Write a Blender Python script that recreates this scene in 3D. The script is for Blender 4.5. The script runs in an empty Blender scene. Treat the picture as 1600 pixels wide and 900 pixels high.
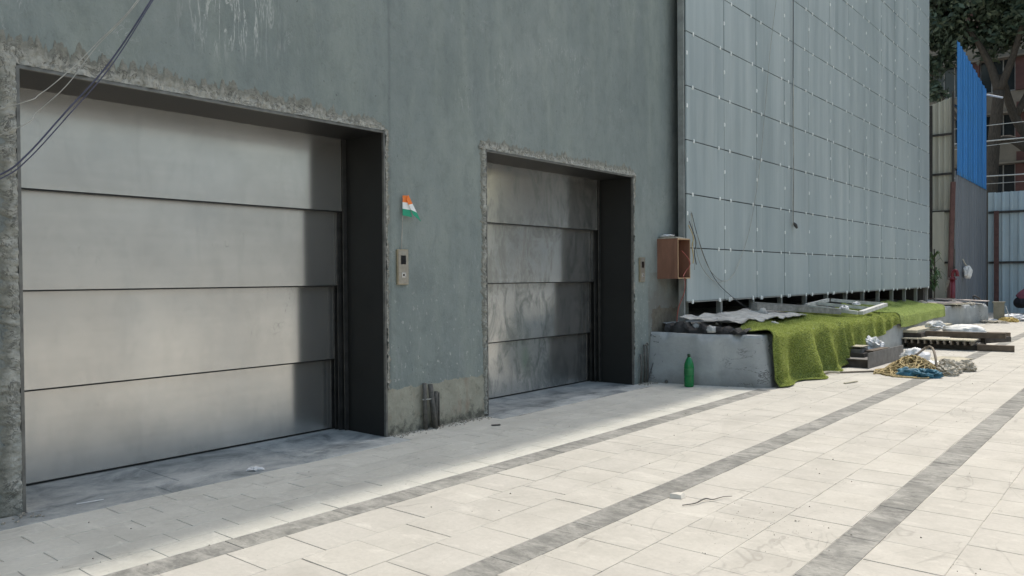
import bpy, bmesh, math, random
import numpy as np
from mathutils import Vector, Matrix, noise, Euler
random.seed(7)
RNG = np.random.default_rng(11)
C = bpy.context.scene.collection
scene = bpy.context.scene

# ------------------------------------------------------------------ camera
cam_data = bpy.data.cameras.new('camera')
cam = bpy.data.objects.new('camera', cam_data)
C.objects.link(cam)
cam_data.sensor_width = 36.0
cam_data.lens = 36.0 * 1230.0 / 1600.0
cam_data.clip_start = 0.05
cam_data.clip_end = 2000.0
RX = (0.7691663, -0.0027181, 0.6390429)
RY = (0.6390047, 0.0150060, -0.7690565)
RZ = (-0.0074991, 0.9998837, 0.0132789)
cam.matrix_world = Matrix(((RX[0], RX[1], RX[2], 0.0), (RY[0], RY[1], RY[2], 0.0),
                           (RZ[0], RZ[1], RZ[2], 1.3), (0, 0, 0, 1)))
scene.camera = cam

# ------------------------------------------------------------------ light
SUN_ELEV, SUN_AZ = math.radians(61.0), math.radians(-5.9)     # azimuth measured from +Y towards +X
sun_dir = Vector((math.cos(SUN_ELEV) * math.sin(SUN_AZ), math.cos(SUN_ELEV) * math.cos(SUN_AZ), math.sin(SUN_ELEV)))
sd = bpy.data.lights.new('sun', 'SUN')
sd.energy = 2.0
sd.angle = math.radians(0.9)
sd.color = (1.0, 0.95, 0.87)
sun = bpy.data.objects.new('sun', sd)
C.objects.link(sun)
sun.location = (0, 0, 40)
sun.rotation_euler = (-sun_dir).to_track_quat('-Z', 'Y').to_euler()
world = bpy.data.worlds.new('World')
scene.world = world
world.use_nodes = True
wn = world.node_tree
sky = wn.nodes.new('ShaderNodeTexSky')
sky.sky_type = 'NISHITA'
sky.sun_disc = False
sky.sun_elevation = SUN_ELEV
sky.sun_rotation = SUN_AZ
sky.air_density = 2.0
sky.dust_density = 4.0
bg = wn.nodes['Background']
bg.inputs['Strength'].default_value = 0.15
wn.links.new(sky.outputs['Color'], bg.inputs['Color'])
vs = scene.view_settings
vs.view_transform = 'Standard'
vs.look = 'None'
vs.gamma = 1.0
vs.use_curve_mapping = False
vs.exposure = 0.60


# ------------------------------------------------------------------ materials
class Mat:
    def __init__(s, name, base=(0.5, 0.5, 0.5), rough=0.7, metal=0.0, spec=None):
        s.m = bpy.data.materials.new(name)
        s.m.use_nodes = True
        s.t = s.m.node_tree
        s.b = s.t.nodes['Principled BSDF']
        s.b.inputs['Base Color'].default_value = (*base, 1)
        s.b.inputs['Roughness'].default_value = rough
        s.b.inputs['Metallic'].default_value = metal
        if spec is not None:
            s.b.inputs['Specular IOR Level'].default_value = spec
        s._pos = None

    def n(s, kind, **kw):
        nd = s.t.nodes.new(kind)
        for k, v in kw.items():
            setattr(nd, k, v)
        return nd

    def put(s, sock, v):
        if isinstance(v, bpy.types.NodeSocket):
            s.t.links.new(v, sock)
        elif isinstance(v, tuple) and len(v) == 3 and sock.type == 'RGBA':
            sock.default_value = (*v, 1)
        else:
            sock.default_value = v

    def pos(s):
        if s._pos is None:
            s._pos = s.n('ShaderNodeNewGeometry').outputs['Position']
        return s._pos

    def obj(s):
        return s.n('ShaderNodeTexCoord').outputs['Object']

    def rnd(s):
        return s.n('ShaderNodeObjectInfo').outputs['Random']

    def vec(s, scale=(1, 1, 1), src=None, off=None):
        mp = s.n('ShaderNodeMapping')
        s.put(mp.inputs['Vector'], src or s.pos())
        mp.inputs['Scale'].default_value = scale
        if off is not None:
            s.put(mp.inputs['Location'], off)
        return mp.outputs['Vector']

    def noise(s, scale=5, detail=4, rough=0.55, stretch=None, dist=0.0, src=None, off=None):
        nd = s.n('ShaderNodeTexNoise')
        nd.inputs['Scale'].default_value = scale
        nd.inputs['Detail'].default_value = detail
        nd.inputs['Roughness'].default_value = rough
        nd.inputs['Distortion'].default_value = dist
        s.put(nd.inputs['Vector'], s.vec(stretch or (1, 1, 1), src, off))
        return nd.outputs['Fac']

    def voro(s, scale=5, feature='F1', stretch=None, src=None):
        nd = s.n('ShaderNodeTexVoronoi', feature=feature)
        nd.inputs['Scale'].default_value = scale
        s.put(nd.inputs['Vector'], s.vec(stretch or (1, 1, 1), src))
        return nd.outputs['Distance']

    def ramp(s, fac, stops):
        r = s.n('ShaderNodeValToRGB')
        e = r.color_ramp.elements
        while len(e) < len(stops):
            e.new(0.5)
        for el, (p, c) in zip(e, stops):
            el.position = p
            el.color = (*c, 1) if isinstance(c, tuple) else (c, c, c, 1)
        s.put(r.inputs['Fac'], fac)
        return r.outputs['Color']

    def mix(s, fac, a, b, mode='MIX'):
        m = s.n('ShaderNodeMix', data_type='RGBA', blend_type=mode)
        s.put(m.inputs['Factor'], fac)
        s.put(m.inputs['A'] if False else m.inputs[6], a)
        s.put(m.inputs[7], b)
        return m.outputs[2]

    def math(s, op, a, b=0.0, clamp=False):
        m = s.n('ShaderNodeMath', operation=op, use_clamp=clamp)
        s.put(m.inputs[0], a)
        s.put(m.inputs[1], b)
        return m.outputs[0]

    def sep(s):
        nd = s.n('ShaderNodeSeparateXYZ')
        s.put(nd.inputs[0], s.pos())
        return nd.outputs

    def col(s, c):
        s.put(s.b.inputs['Base Color'], c)

    def rough(s, r):
        s.put(s.b.inputs['Roughness'], r)

    def bump(s, h, strength=0.5, dist=0.01):
        b = s.n('ShaderNodeBump')
        b.inputs['Strength'].default_value = strength
        b.inputs['Distance'].default_value = dist
        s.put(b.inputs['Height'], h)
        s.t.links.new(b.outputs['Normal'], s.b.inputs['Normal'])


def simple(name, base, rough=0.7, metal=0.0, var=0.25, scale=8, bump=0.0, per_object=0.0, stretch=None):
    m = Mat(name, base, rough, metal)
    f = m.noise(scale, 5, 0.6, stretch)
    lo = tuple(max(0, c * (1 - var)) for c in base)
    hi = tuple(min(1, c * (1 + var)) for c in base)
    c = m.ramp(f, [(0.3, lo), (0.7, hi)])
    if per_object:
        c = m.mix(1.0, c, m.ramp(m.rnd(), [(0, 1 - per_object), (1, 1.0)]), 'MULTIPLY')
    m.col(c)
    if bump:
        m.bump(m.noise(scale * 4, 4, 0.6, stretch), bump, 0.01)
    return m.m


def mat_plaster():
    m = Mat('grey_plaster', rough=0.75, spec=0.35)
    x, y, z = m.sep()
    big = m.noise(0.55, 5, 0.6)
    c = m.ramp(big, [(0.25, (0.166, 0.196, 0.189)), (0.5, (0.205, 0.236, 0.226)), (0.75, (0.250, 0.278, 0.262))])
    # vertical trowel and run-off marks
    st = m.noise(1.6, 6, 0.65, (1, 2.2, 0.35), 0.4)
    c = m.mix(m.ramp(st, [(0.45, 0.0), (0.75, 0.55)]), c, (0.292, 0.325, 0.283))
    dk = m.noise(1.1, 6, 0.7, (1, 1.4, 0.5), 0.8, off=(5.0, 3.0, 1.0))
    c = m.mix(m.ramp(dk, [(0.5, 0.0), (0.78, 0.42)]), c, (0.105, 0.131, 0.122))
    # crisp mid-size mottling, pits and scratches
    mot = m.noise(5.5, 8, 0.78, (1, 1.2, 0.8), 0.3, off=(0.0, 7.0, 2.0))
    c = m.mix(m.ramp(mot, [(0.38, 0.27), (0.5, 0.0)]), c, (0.112, 0.130, 0.130))
    c = m.mix(m.ramp(mot, [(0.54, 0.0), (0.68, 0.27)]), c, (0.285, 0.305, 0.292))
    pit = m.noise(42, 3, 0.6, (1, 1, 0.8))
    pmask = m.ramp(m.noise(2.2, 4, 0.6, off=(0.0, 1.0, 4.0)), [(0.42, 0.0), (0.6, 0.8)])
    c = m.mix(m.math('MULTIPLY', m.ramp(pit, [(0.27, 0.9), (0.33, 0.0)]), pmask), c, (0.05, 0.058, 0.056))
    for o_, st_, lo_, hi_ in (((0.0, 0.0, 0.0), (1, 5.0, 0.9), 0.55, 0.66), ((0.0, 9.0, 3.0), (1, 1.6, 2.2), 0.60, 0.70)):
        ln = m.math('ABSOLUTE', m.math('SUBTRACT', m.noise(3.0, 5, 0.6, st_, 0.6, off=o_), 0.5))
        msk = m.ramp(m.noise(1.3, 4, 0.6, off=(o_[1], 3.0, o_[2])), [(lo_, 0.0), (hi_, 0.75)])
        c = m.mix(m.math('MULTIPLY', m.ramp(ln, [(0.003, 1.0), (0.009, 0.0)]), msk), c, (0.38, 0.395, 0.38))
    # construction seam where two coats meet
    seam = m.math('ABSOLUTE', m.math('SUBTRACT', m.math('ADD', y, m.math('MULTIPLY', m.noise(1.5, 3), 0.10)), 4.40))
    c = m.mix(m.ramp(seam, [(0.0, 0.35), (0.022, 0.0)]), c, (0.09, 0.105, 0.107))
    # splashes and scuffs low down, more towards the pavement
    low = m.ramp(z, [(0.0, 1.0), (1.0, 0.0)])
    zf = m.n('ShaderNodeMapRange')
    m.put(zf.inputs[0], z)
    zf.inputs[1].default_value = 0.35
    zf.inputs[2].default_value = 1.7
    zf.inputs[3].default_value = 1.0
    zf.inputs[4].default_value = 0.0
    fleck = m.noise(24, 3, 0.6, (1, 1, 0.7))
    fl = m.math('MULTIPLY', m.ramp(fleck, [(0.635, 0.0), (0.66, 0.85)]), zf.outputs[0])
    c = m.mix(fl, c, (0.42, 0.43, 0.40))
    scuff = m.noise(7, 5, 0.65, (1, 2.5, 0.6), 1.0)
    c = m.mix(m.math('MULTIPLY', m.ramp(scuff, [(0.58, 0.0), (0.70, 0.55)]), zf.outputs[0]), c, (0.33, 0.345, 0.335))
    # white lime runs above the first opening
    run = m.noise(3.2, 5, 0.6, (1, 3.2, 0.35), 0.9)
    wy = m.n('ShaderNodeMapRange', interpolation_type='SMOOTHSTEP')
    m.put(wy.inputs[0], m.math('ABSOLUTE', m.math('SUBTRACT', y, 2.95)))
    wy.inputs[1].default_value = 0.12
    wy.inputs[2].default_value = 0.5
    wy.inputs[3].default_value = 1.0
    wy.inputs[4].default_value = 0.0
    wz = m.n('ShaderNodeMapRange', interpolation_type='SMOOTHSTEP')
    m.put(wz.inputs[0], z)
    wz.inputs[1].default_value = 2.72
    wz.inputs[2].default_value = 3.05
    runs = m.math('MULTIPLY', m.math('MULTIPLY', m.ramp(m.math('ABSOLUTE', m.math('SUBTRACT', run, 0.5)), [(0.006, 0.7), (0.018, 0.0)]), wy.outputs[0]), wz.outputs[0])
    c = m.mix(runs, c, (0.50, 0.51, 0.48))
    # bare cement foot below the paint edge
    edge = m.math('ADD', m.math('MULTIPLY', m.noise(9, 4, 0.7), 0.10), 0.335)
    bare = m.math('LESS_THAN', z, edge)
    cem = m.ramp(m.noise(7, 6, 0.65), [(0.3, (0.245, 0.24, 0.19)), (0.7, (0.37, 0.36, 0.295))])
    rust = m.noise(3.2, 4, 0.6, (1, 2.5, 0.9), off=(0.0, 1.7, 0.0))
    cem = m.mix(m.ramp(rust, [(0.58, 0.0), (0.72, 0.45)]), cem, (0.24, 0.13, 0.085))
    grime = m.noise(11, 5, 0.7)
    gz = m.math('ADD', grime, m.math('MULTIPLY', m.ramp(z, [(0.0, 1.0), (0.16, 0.0)]), 0.22))
    cem = m.mix(m.ramp(gz, [(0.58, 0.0), (0.76, 0.8)]), cem, (0.05, 0.05, 0.042))
    mid = m.math('MULTIPLY', m.math('GREATER_THAN', y, 4.2), m.math('LESS_THAN', y, 5.6))
    c = m.mix(m.math('MULTIPLY', bare, mid), c, cem)
    # raw, flaking cement strip left of the first opening
    raw = m.noise(13, 6, 0.72, (1, 1, 0.45), 0.6)
    rawc = m.ramp(raw, [(0.36, (0.055, 0.06, 0.055)), (0.47, (0.17, 0.185, 0.175)), (0.7, (0.25, 0.26, 0.24))])
    left = m.math('MULTIPLY', m.math('LESS_THAN', y, 1.66), m.math('LESS_THAN', z, 2.5))
    c = m.mix(left, c, rawc)
    # knocked-off plaster beside the low wall
    px = m.math('ABSOLUTE', m.math('SUBTRACT', y, 8.98))
    pz = m.math('ABSOLUTE', m.math('SUBTRACT', z, 0.74))
    nn = m.math('MULTIPLY', m.noise(9, 4, 0.6), 0.16)
    hole = m.math('MULTIPLY', m.math('LESS_THAN', m.math('ADD', px, nn), 0.41), m.math('LESS_THAN', m.math('ADD', pz, nn), 0.24))
    c = m.mix(hole, c, m.ramp(m.noise(14, 5, 0.6), [(0.35, (0.10, 0.09, 0.065)), (0.65, (0.21, 0.19, 0.14))]))
    # patchy brown tint under the wooden box
    brown_area = m.math('MULTIPLY', m.math('GREATER_THAN', y, 8.55), m.math('LESS_THAN', z, 1.35))
    c = m.mix(m.math('MULTIPLY', m.math('MULTIPLY', brown_area, m.ramp(m.noise(2.4, 4), [(0.35, 0.0), (0.6, 0.6)])), 1.0), c, (0.15, 0.13, 0.11))
    m.col(c)
    h = m.math('ADD', m.math('MULTIPLY', m.noise(60, 4, 0.6), 0.35), m.noise(9, 5, 0.55))
    h = m.math('ADD', h, m.math('MULTIPLY', m.noise(2.2, 3), 1.4))
    h = m.math('ADD', h, m.math('MULTIPLY', m.math('MULTIPLY', raw, left), 3.0))
    h = m.math('SUBTRACT', h, m.math('MULTIPLY', hole, 2.0))
    h = m.math('ADD', h, m.math('MULTIPLY', mot, 1.2))
    m.bump(h, 0.75, 0.012)
    return m.m


def mat_mortar():
    m = Mat('rough_mortar', rough=0.95)
    f = m.noise(16, 6, 0.7)
    c = m.ramp(f, [(0.28, (0.125, 0.122, 0.10)), (0.42, (0.28, 0.275, 0.235)), (0.64, (0.47, 0.46, 0.41))])
    at = m.n('ShaderNodeAttribute', attribute_name='fringe').outputs['Fac']
    br = m.math('ADD', at, m.math('MULTIPLY', m.math('SUBTRACT', m.noise(8, 5, 0.7), 0.5), 1.3))
    crk = m.math('ABSOLUTE', m.math('SUBTRACT', m.noise(6, 6, 0.75, dist=0.8), 0.5))
    c = m.mix(m.ramp(crk, [(0.006, 0.8), (0.03, 0.0)]), c, (0.06, 0.058, 0.05))
    c = m.mix(m.ramp(at, [(0.05, 0.35), (0.45, 0.0)]), c, (0.50, 0.495, 0.45))
    c = m.mix(m.ramp(br, [(0.45, 0.0), (0.75, 0.85)]), c, m.ramp(m.noise(22, 5, 0.7), [(0.3, (0.15, 0.15, 0.125)), (0.7, (0.25, 0.25, 0.215))]))
    m.col(c)
    m.bump(m.noise(45, 6, 0.7), 0.9, 0.02)
    return m.m


def mat_steel_door():
    m = Mat('brushed_stainless_steel', (0.60, 0.59, 0.57), 0.3, 0.86)
    y = m.sep()[1]
    big = m.noise(1.6, 4, 0.6, (1, 0.8, 1.2))
    c = m.ramp(big, [(0.3, (0.60, 0.595, 0.575)), (0.7, (0.73, 0.72, 0.69))])
    smear = m.noise(1.3, 4, 0.55, (1, 1.2, 0.7), 0.6)
    c = m.mix(m.ramp(smear, [(0.45, 0.0), (0.75, 0.22)]), c, (0.46, 0.48, 0.48))
    dust = m.noise(9, 5, 0.7, (1, 1.6, 0.35), 0.4)
    c = m.mix(m.ramp(dust, [(0.66, 0.0), (0.76, 0.16)]), c, (0.72, 0.72, 0.70))
    # handprints and water marks, stronger on the second door
    second = m.math('MULTIPLY', m.math('GREATER_THAN', y, 5.0), 0.75)
    wm = m.noise(3.2, 7, 0.72, (1, 1.5, 0.75), 0.7, off=(0.0, 2.0, 5.0))
    c = m.mix(m.math('MULTIPLY', m.ramp(wm, [(0.46, 0.0), (0.60, 0.8)]), m.math('ADD', second, 0.12)), c, (0.27, 0.29, 0.285))
    hp = m.noise(6, 6, 0.75, (1, 2.4, 0.5), 0.5, off=(0.0, 5.0, 1.0))
    c = m.mix(m.math('MULTIPLY', m.ramp(hp, [(0.64, 0.0), (0.72, 0.6)]), m.math('ADD', second, 0.25)), c, (0.74, 0.75, 0.73))
    grain = m.noise(4, 3, 0.6, (1, 0.25, 5))
    c = m.mix(1.0, c, m.ramp(grain, [(0.3, 0.95), (0.7, 1.0)]), 'MULTIPLY')
    scr = m.math('ABSOLUTE', m.math('SUBTRACT', m.noise(2.2, 3, 0.5, (1, 3.5, 0.8), 0.8, off=(0.0, 1.0, 8.0)), 0.5))
    smk = m.ramp(m.noise(1.7, 3, off=(0.0, 4.0, 4.0)), [(0.58, 0.0), (0.64, 0.6)])
    c = m.mix(m.math('MULTIPLY', m.ramp(scr, [(0.0015, 1.0), (0.004, 0.0)]), smk), c, (0.16, 0.16, 0.155))
    m.col(c)
    m.rough(m.math('ADD', m.ramp(smear, [(0.35, 0.16), (0.7, 0.20)]), m.math('MULTIPLY', m.ramp(wm, [(0.46, 0.0), (0.6, 0.1)]), second)))
    m.b.inputs['Anisotropic'].default_value = 0.9
    tg = m.n('ShaderNodeCombineXYZ')
    tg.inputs[2].default_value = 1.0
    m.t.links.new(tg.outputs[0], m.b.inputs['Tangent'])
    return m.m


def mat_tile(name, lo, mid, hi, per=0.16, wear=None):
    m = Mat(name, rough=0.85, spec=0.3)
    f = m.noise(2.6, 6, 0.62)
    c = m.ramp(f, [(0.28, lo), (0.5, mid), (0.75, hi)])
    g = m.noise(38, 4, 0.7)
    c = m.mix(m.ramp(g, [(0.35, 0.14), (0.6, 0.0)]), c, tuple(v * 0.55 for v in lo))
    c = m.mix(1.0, c, m.ramp(m.rnd(), [(0, (1 - per, 1 - per, 1 - per * 0.9)), (1, (1.0, 1.0, 1.0))]), 'MULTIPLY')
    if wear:
        w = m.noise(7, 8, 0.8, (0.8, 2.4, 1), 0.5)
        c = m.mix(m.ramp(w, [(0.42, 0.1), (0.66, 0.75)]), c, wear)
        w3 = m.noise(2.4, 6, 0.7, (1, 1.3, 1), 0.6, off=(0.0, 5.0, 0.0))
        c = m.mix(m.ramp(w3, [(0.38, 0.35), (0.52, 0.0)]), c, tuple(v * 0.7 for v in lo))
        c = m.mix(m.ramp(w3, [(0.50, 0.0), (0.66, 0.5)]), c, wear)
        w2 = m.noise(16, 7, 0.8, (1, 1, 1), 0.3, off=(3.0, 0.0, 0.0))
        c = m.mix(m.ramp(w2, [(0.50, 0.0), (0.68, 0.55)]), c, tuple(v * 0.6 for v in lo))
    else:
        fp = m.noise(1.7, 7, 0.74, (1.3, 0.8, 1), 1.0, off=(1.0, 9.0, 0.0))
        c = m.mix(m.ramp(fp, [(0.50, 0.0), (0.66, 0.26)]), c, tuple(v * 0.70 for v in lo))
        ch_ = m.noise(3.3, 7, 0.78, (0.7, 1.5, 1), 0.4, off=(6.0, 1.0, 0.0))
        c = m.mix(m.ramp(ch_, [(0.55, 0.0), (0.67, 0.45)]), c, tuple(min(0.72, v * 1.16) for v in hi))
        sc = m.math('ABSOLUTE', m.math('SUBTRACT', m.noise(1.1, 4, 0.5, (2.0, 0.6, 1), 1.0), 0.5))
        c = m.mix(m.math('MULTIPLY', m.ramp(sc, [(0.002, 0.5), (0.007, 0.0)]), m.ramp(fp, [(0.45, 0.0), (0.6, 1.0)])), c, tuple(v * 0.6 for v in lo))
        st = m.noise(0.9, 5, 0.6, off=(4.0, 2.0, 0.0))
        c = m.mix(m.ramp(st, [(0.55, 0.0), (0.72, 0.35)]), c, tuple(v * 0.8 for v in lo))
        sp = m.noise(55, 2, 0.5)
        c = m.mix(m.ramp(sp, [(0.73, 0.0), (0.76, 0.5)]), c, (0.10, 0.095, 0.09))
    m.col(c)
    m.bump(m.math('ADD', g, m.math('MULTIPLY', f, 2.0)), 0.25, 0.004)
    return m.m


def mat_panel():
    m = Mat('grey_cement_board', rough=0.5, spec=0.5)
    st = m.noise(2.2, 5, 0.6, (1, 1.7, 0.10))
    c = m.ramp(st, [(0.25, (0.285, 0.338, 0.350)), (0.5, (0.350, 0.402, 0.410)), (0.75, (0.420, 0.466, 0.466))])
    c = m.mix(1.0, c, m.ramp(m.rnd(), [(0, (0.92, 0.925, 0.93)), (0.5, (0.97, 0.97, 0.965)), (1, (1, 1, 1))]), 'MULTIPLY')
    dirt = m.noise(1.2, 6, 0.7, (1, 1.3, 0.4), 0.6)
    c = m.mix(m.ramp(dirt, [(0.52, 0.0), (0.75, 0.4)]), c, (0.27, 0.305, 0.305))
    drip = m.noise(7, 6, 0.7, (1, 2.0, 0.06), off=(0.0, 3.0, 0.0))
    c = m.mix(m.ramp(drip, [(0.52, 0.0), (0.7, 0.28)]), c, (0.49, 0.525, 0.52))
    c = m.mix(m.ramp(drip, [(0.30, 0.28), (0.44, 0.0)]), c, (0.235, 0.272, 0.282))
    chalk = m.noise(10, 4, 0.6, (1, 1.5, 0.25))
    c = m.mix(m.ramp(chalk, [(0.68, 0.0), (0.76, 0.35)]), c, (0.42, 0.45, 0.44))
    m.col(c)
    m.rough(m.ramp(st, [(0.3, 0.32), (0.7, 0.5)]))
    m.bump(m.noise(30, 3, 0.5), 0.08, 0.004)
    return m.m


def mat_turf(name, a, b, c3):
    m = Mat(name, rough=0.75, spec=0.2)
    at = m.n('ShaderNodeAttribute', attribute_name='tint').outputs['Fac']
    pat = m.noise(3.0, 4, 0.6)
    f = m.math('ADD', m.math('MULTIPLY', at, 0.65), m.math('MULTIPLY', pat, 0.35))
    m.col(m.ramp(f, [(0.12, a), (0.5, b), (0.85, c3)]))
    c = m.ramp(f, [(0.12, a), (0.5, b), (0.85, c3)])
    tr = m.n('ShaderNodeBsdfTranslucent')
    m.put(tr.inputs['Color'], c)
    mx = m.n('ShaderNodeMixShader')
    mx.inputs[0].default_value = 0.42
    m.t.links.new(m.b.outputs[0], mx.inputs[1])
    m.t.links.new(tr.outputs[0], mx.inputs[2])
    out = [n for n in m.t.nodes if n.type == 'OUTPUT_MATERIAL'][0]
    m.t.links.new(mx.outputs[0], out.inputs['Surface'])
    return m.m


def mat_sheet(name, base, ridge_tone=0.8, rough=0.45, trans=0.0):
    m = Mat(name, base, rough)
    st = m.noise(3.5, 5, 0.6, (1.5, 1.5, 0.12))
    c = m.ramp(st, [(0.3, tuple(v * ridge_tone for v in base)), (0.7, base)])
    dirt = m.noise(1.7, 6, 0.7)
    c = m.mix(m.ramp(dirt, [(0.5, 0.0), (0.75, 0.35)]), c, tuple(v * 0.6 + 0.02 for v in base))
    c = m.mix(1.0, c, m.ramp(m.rnd(), [(0, 0.85), (1, 1.0)]), 'MULTIPLY')
    m.col(c)
    if trans:
        m.b.inputs['Transmission Weight'].default_value = 0.0
        tr = m.n('ShaderNodeBsdfTranslucent')
        m.put(tr.inputs['Color'], c)
        mx = m.n('ShaderNodeMixShader')
        mx.inputs[0].default_value = trans
        m.t.links.new(m.b.outputs[0], mx.inputs[1])
        m.t.links.new(tr.outputs[0], mx.inputs[2])
        out = [n for n in m.t.nodes if n.type == 'OUTPUT_MATERIAL'][0]
        m.t.links.new(mx.outputs[0], out.inputs['Surface'])
    return m.m


M = {}
M['plaster'] = mat_plaster()
M['mortar'] = mat_mortar()
M['steel'] = mat_steel_door()
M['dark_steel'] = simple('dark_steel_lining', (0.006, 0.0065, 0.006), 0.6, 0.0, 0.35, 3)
M['edge_steel'] = simple('steel_edging', (0.16, 0.16, 0.15), 0.5, 0.6, 0.3, 12)
M['rail_steel'] = simple('guide_rail_steel', (0.09, 0.09, 0.088), 0.4, 0.7, 0.3, 8)
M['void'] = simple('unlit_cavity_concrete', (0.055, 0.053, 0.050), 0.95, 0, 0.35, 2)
M['tile'] = mat_tile('dusty_cream_paver', (0.43, 0.407, 0.358), (0.495, 0.469, 0.415), (0.54, 0.514, 0.458), 0.07)
M['small_tile'] = mat_tile('dusty_narrow_paver', (0.48, 0.465, 0.41), (0.545, 0.53, 0.47), (0.59, 0.575, 0.515), 0.06)  # paler than the cream paver to make up for weak fill light
M['stripe'] = mat_tile('grey_granite_stripe', (0.135, 0.135, 0.122), (0.205, 0.202, 0.185), (0.27, 0.265, 0.24), 0.2, (0.42, 0.405, 0.365))
M['joint'] = None
jm = Mat('sandy_joint_filling', rough=0.95)
jm.col(jm.ramp(jm.noise(3.5, 5, 0.65), [(0.36, (0.12, 0.108, 0.09)), (0.45, (0.38, 0.355, 0.305)), (0.52, (0.52, 0.49, 0.43))]))
M['joint'] = jm.m
tm = Mat('dark_granite_threshold', rough=0.45)
tf = tm.noise(3.5, 8, 0.75, (1, 0.8, 1), 0.5)
tc = tm.ramp(tf, [(0.35, (0.13, 0.145, 0.147)), (0.48, (0.31, 0.33, 0.325)), (0.62, (0.48, 0.49, 0.47))])
tm.col(tm.mix(1.0, tc, tm.ramp(tm.rnd(), [(0, 0.75), (1, 1.0)]), 'MULTIPLY'))
tm.rough(tm.ramp(tf, [(0.4, 0.55), (0.65, 0.85)]))
M['granite'] = tm.m
M['panel'] = mat_panel()
M['clip'] = simple('white_plastic_clip', (0.80, 0.82, 0.80), 0.5, 0, 0.08)
M['galv'] = simple('galvanised_frame', (0.30, 0.31, 0.30), 0.5, 0.4, 0.25, 6)
M['ledge'] = None
lm = Mat('weathered_grey_render', rough=0.85)
lf = lm.noise(2.0, 6, 0.65)
lc = lm.ramp(lf, [(0.3, (0.28, 0.295, 0.295)), (0.55, (0.36, 0.375, 0.37)), (0.75, (0.43, 0.44, 0.43))])
lc = lm.mix(lm.ramp(lm.noise(6.5, 6, 0.75, (1, 1, 1.3), 0.8), [(0.64, 0.0), (0.70, 0.85)]), lc, (0.07, 0.07, 0.068))
lc = lm.mix(lm.ramp(lm.noise(3.0, 5, 0.6, (1, 1, 0.4), off=(2.0, 0.0, 0.0)), [(0.56, 0.0), (0.72, 0.6)]), lc, (0.50, 0.51, 0.49))
lk = lm.math('ABSOLUTE', lm.math('SUBTRACT', lm.noise(1.8, 6, 0.7, (1, 1, 1.6), 0.7, off=(7.0, 0.0, 2.0)), 0.5))
lc = lm.mix(lm.math('MULTIPLY', lm.ramp(lk, [(0.003, 0.9), (0.010, 0.0)]), lm.ramp(lm.noise(1.5, 3, off=(0.0, 4.0, 0.0)), [(0.48, 0.0), (0.56, 0.9)])), lc, (0.05, 0.05, 0.05))
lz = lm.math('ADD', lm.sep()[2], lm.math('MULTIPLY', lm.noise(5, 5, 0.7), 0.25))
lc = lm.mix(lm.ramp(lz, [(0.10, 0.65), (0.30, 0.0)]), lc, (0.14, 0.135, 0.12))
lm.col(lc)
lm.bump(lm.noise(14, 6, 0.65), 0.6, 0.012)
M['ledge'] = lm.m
M['turf_a'] = mat_turf('green_plastic_turf', (0.14, 0.175, 0.036), (0.40, 0.46, 0.125), (0.66, 0.71, 0.33))
M['turf_b'] = mat_turf('pale_green_plastic_turf', (0.28, 0.36, 0.11), (0.47, 0.56, 0.21), (0.63, 0.70, 0.35))
M['turf_back'] = simple('turf_backing', (0.14, 0.18, 0.045), 0.9, 0, 0.3, 20)
M['plywood'] = simple('brown_plywood', (0.215, 0.105, 0.068), 0.6, 0, 0.2, 5, 0.1, stretch=(4, 4, 0.5))
M['plywood_in'] = simple('raw_plywood_inside', (0.19, 0.092, 0.055), 0.7, 0, 0.25, 6)
M['ply_edge'] = simple('pale_ply_edge', (0.42, 0.28, 0.16), 0.7, 0, 0.2, 30)
M['wire_grey'] = simple('grey_wire_sheath', (0.33, 0.325, 0.29), 0.6)
M['wire_red'] = simple('red_wire_sheath', (0.30, 0.075, 0.055), 0.6)
M['wire_yellow'] = simple('yellow_wire_sheath', (0.42, 0.30, 0.10), 0.6)
M['wire_dark'] = simple('dark_wire_sheath', (0.045, 0.047, 0.05), 0.5)
M['wire_violet'] = simple('violet_cable_sheath', (0.05, 0.05, 0.085), 0.5)
M['wire_white'] = simple('pale_cable_sheath', (0.5, 0.5, 0.47), 0.6)
bm_ = Mat('green_bottle_plastic', (0.012, 0.24, 0.07), 0.12)
bm_.b.inputs['Transmission Weight'].default_value = 0.35
bm_.b.inputs['IOR'].default_value = 1.45
M['bottle'] = bm_.m
M['cap'] = simple('dark_bottle_cap', (0.012, 0.05, 0.022), 0.4)
M['call_metal'] = simple('champagne_steel', (0.50, 0.43, 0.31), 0.3, 0.85, 0.1, 30)
M['call_face'] = simple('brushed_call_plate', (0.38, 0.36, 0.32), 0.35, 0.85, 0.12, 40)
M['black_glass'] = simple('black_display_glass', (0.008, 0.008, 0.01), 0.12, 0, 0.1)
M['button'] = simple('silver_button', (0.62, 0.61, 0.58), 0.25, 0.6, 0.05)
M['saffron'] = simple('saffron_paper', (0.80, 0.20, 0.035), 0.7, 0, 0.05)
M['white_paper'] = simple('white_paper', (0.78, 0.78, 0.76), 0.75, 0, 0.05)
M['green_paper'] = simple('green_paper', (0.02, 0.30, 0.17), 0.7, 0, 0.05)
M['stick'] = simple('pale_stick', (0.33, 0.31, 0.27), 0.7)
M['conduit'] = simple('dusty_conduit', (0.10, 0.095, 0.085), 0.85, 0, 0.4, 25, 0.3)
M['tar'] = simple('black_tar_sheet', (0.018, 0.018, 0.018), 0.75, 0, 0.4, 10)
M['whitish'] = simple('limey_sheet', (0.40, 0.40, 0.38), 0.85, 0, 0.4, 7, 0.5)
M['old_wood'] = simple('weathered_timber', (0.23, 0.195, 0.155), 0.85, 0, 0.35, 6, 0.3, 0.25, (1, 1, 6))
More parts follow.
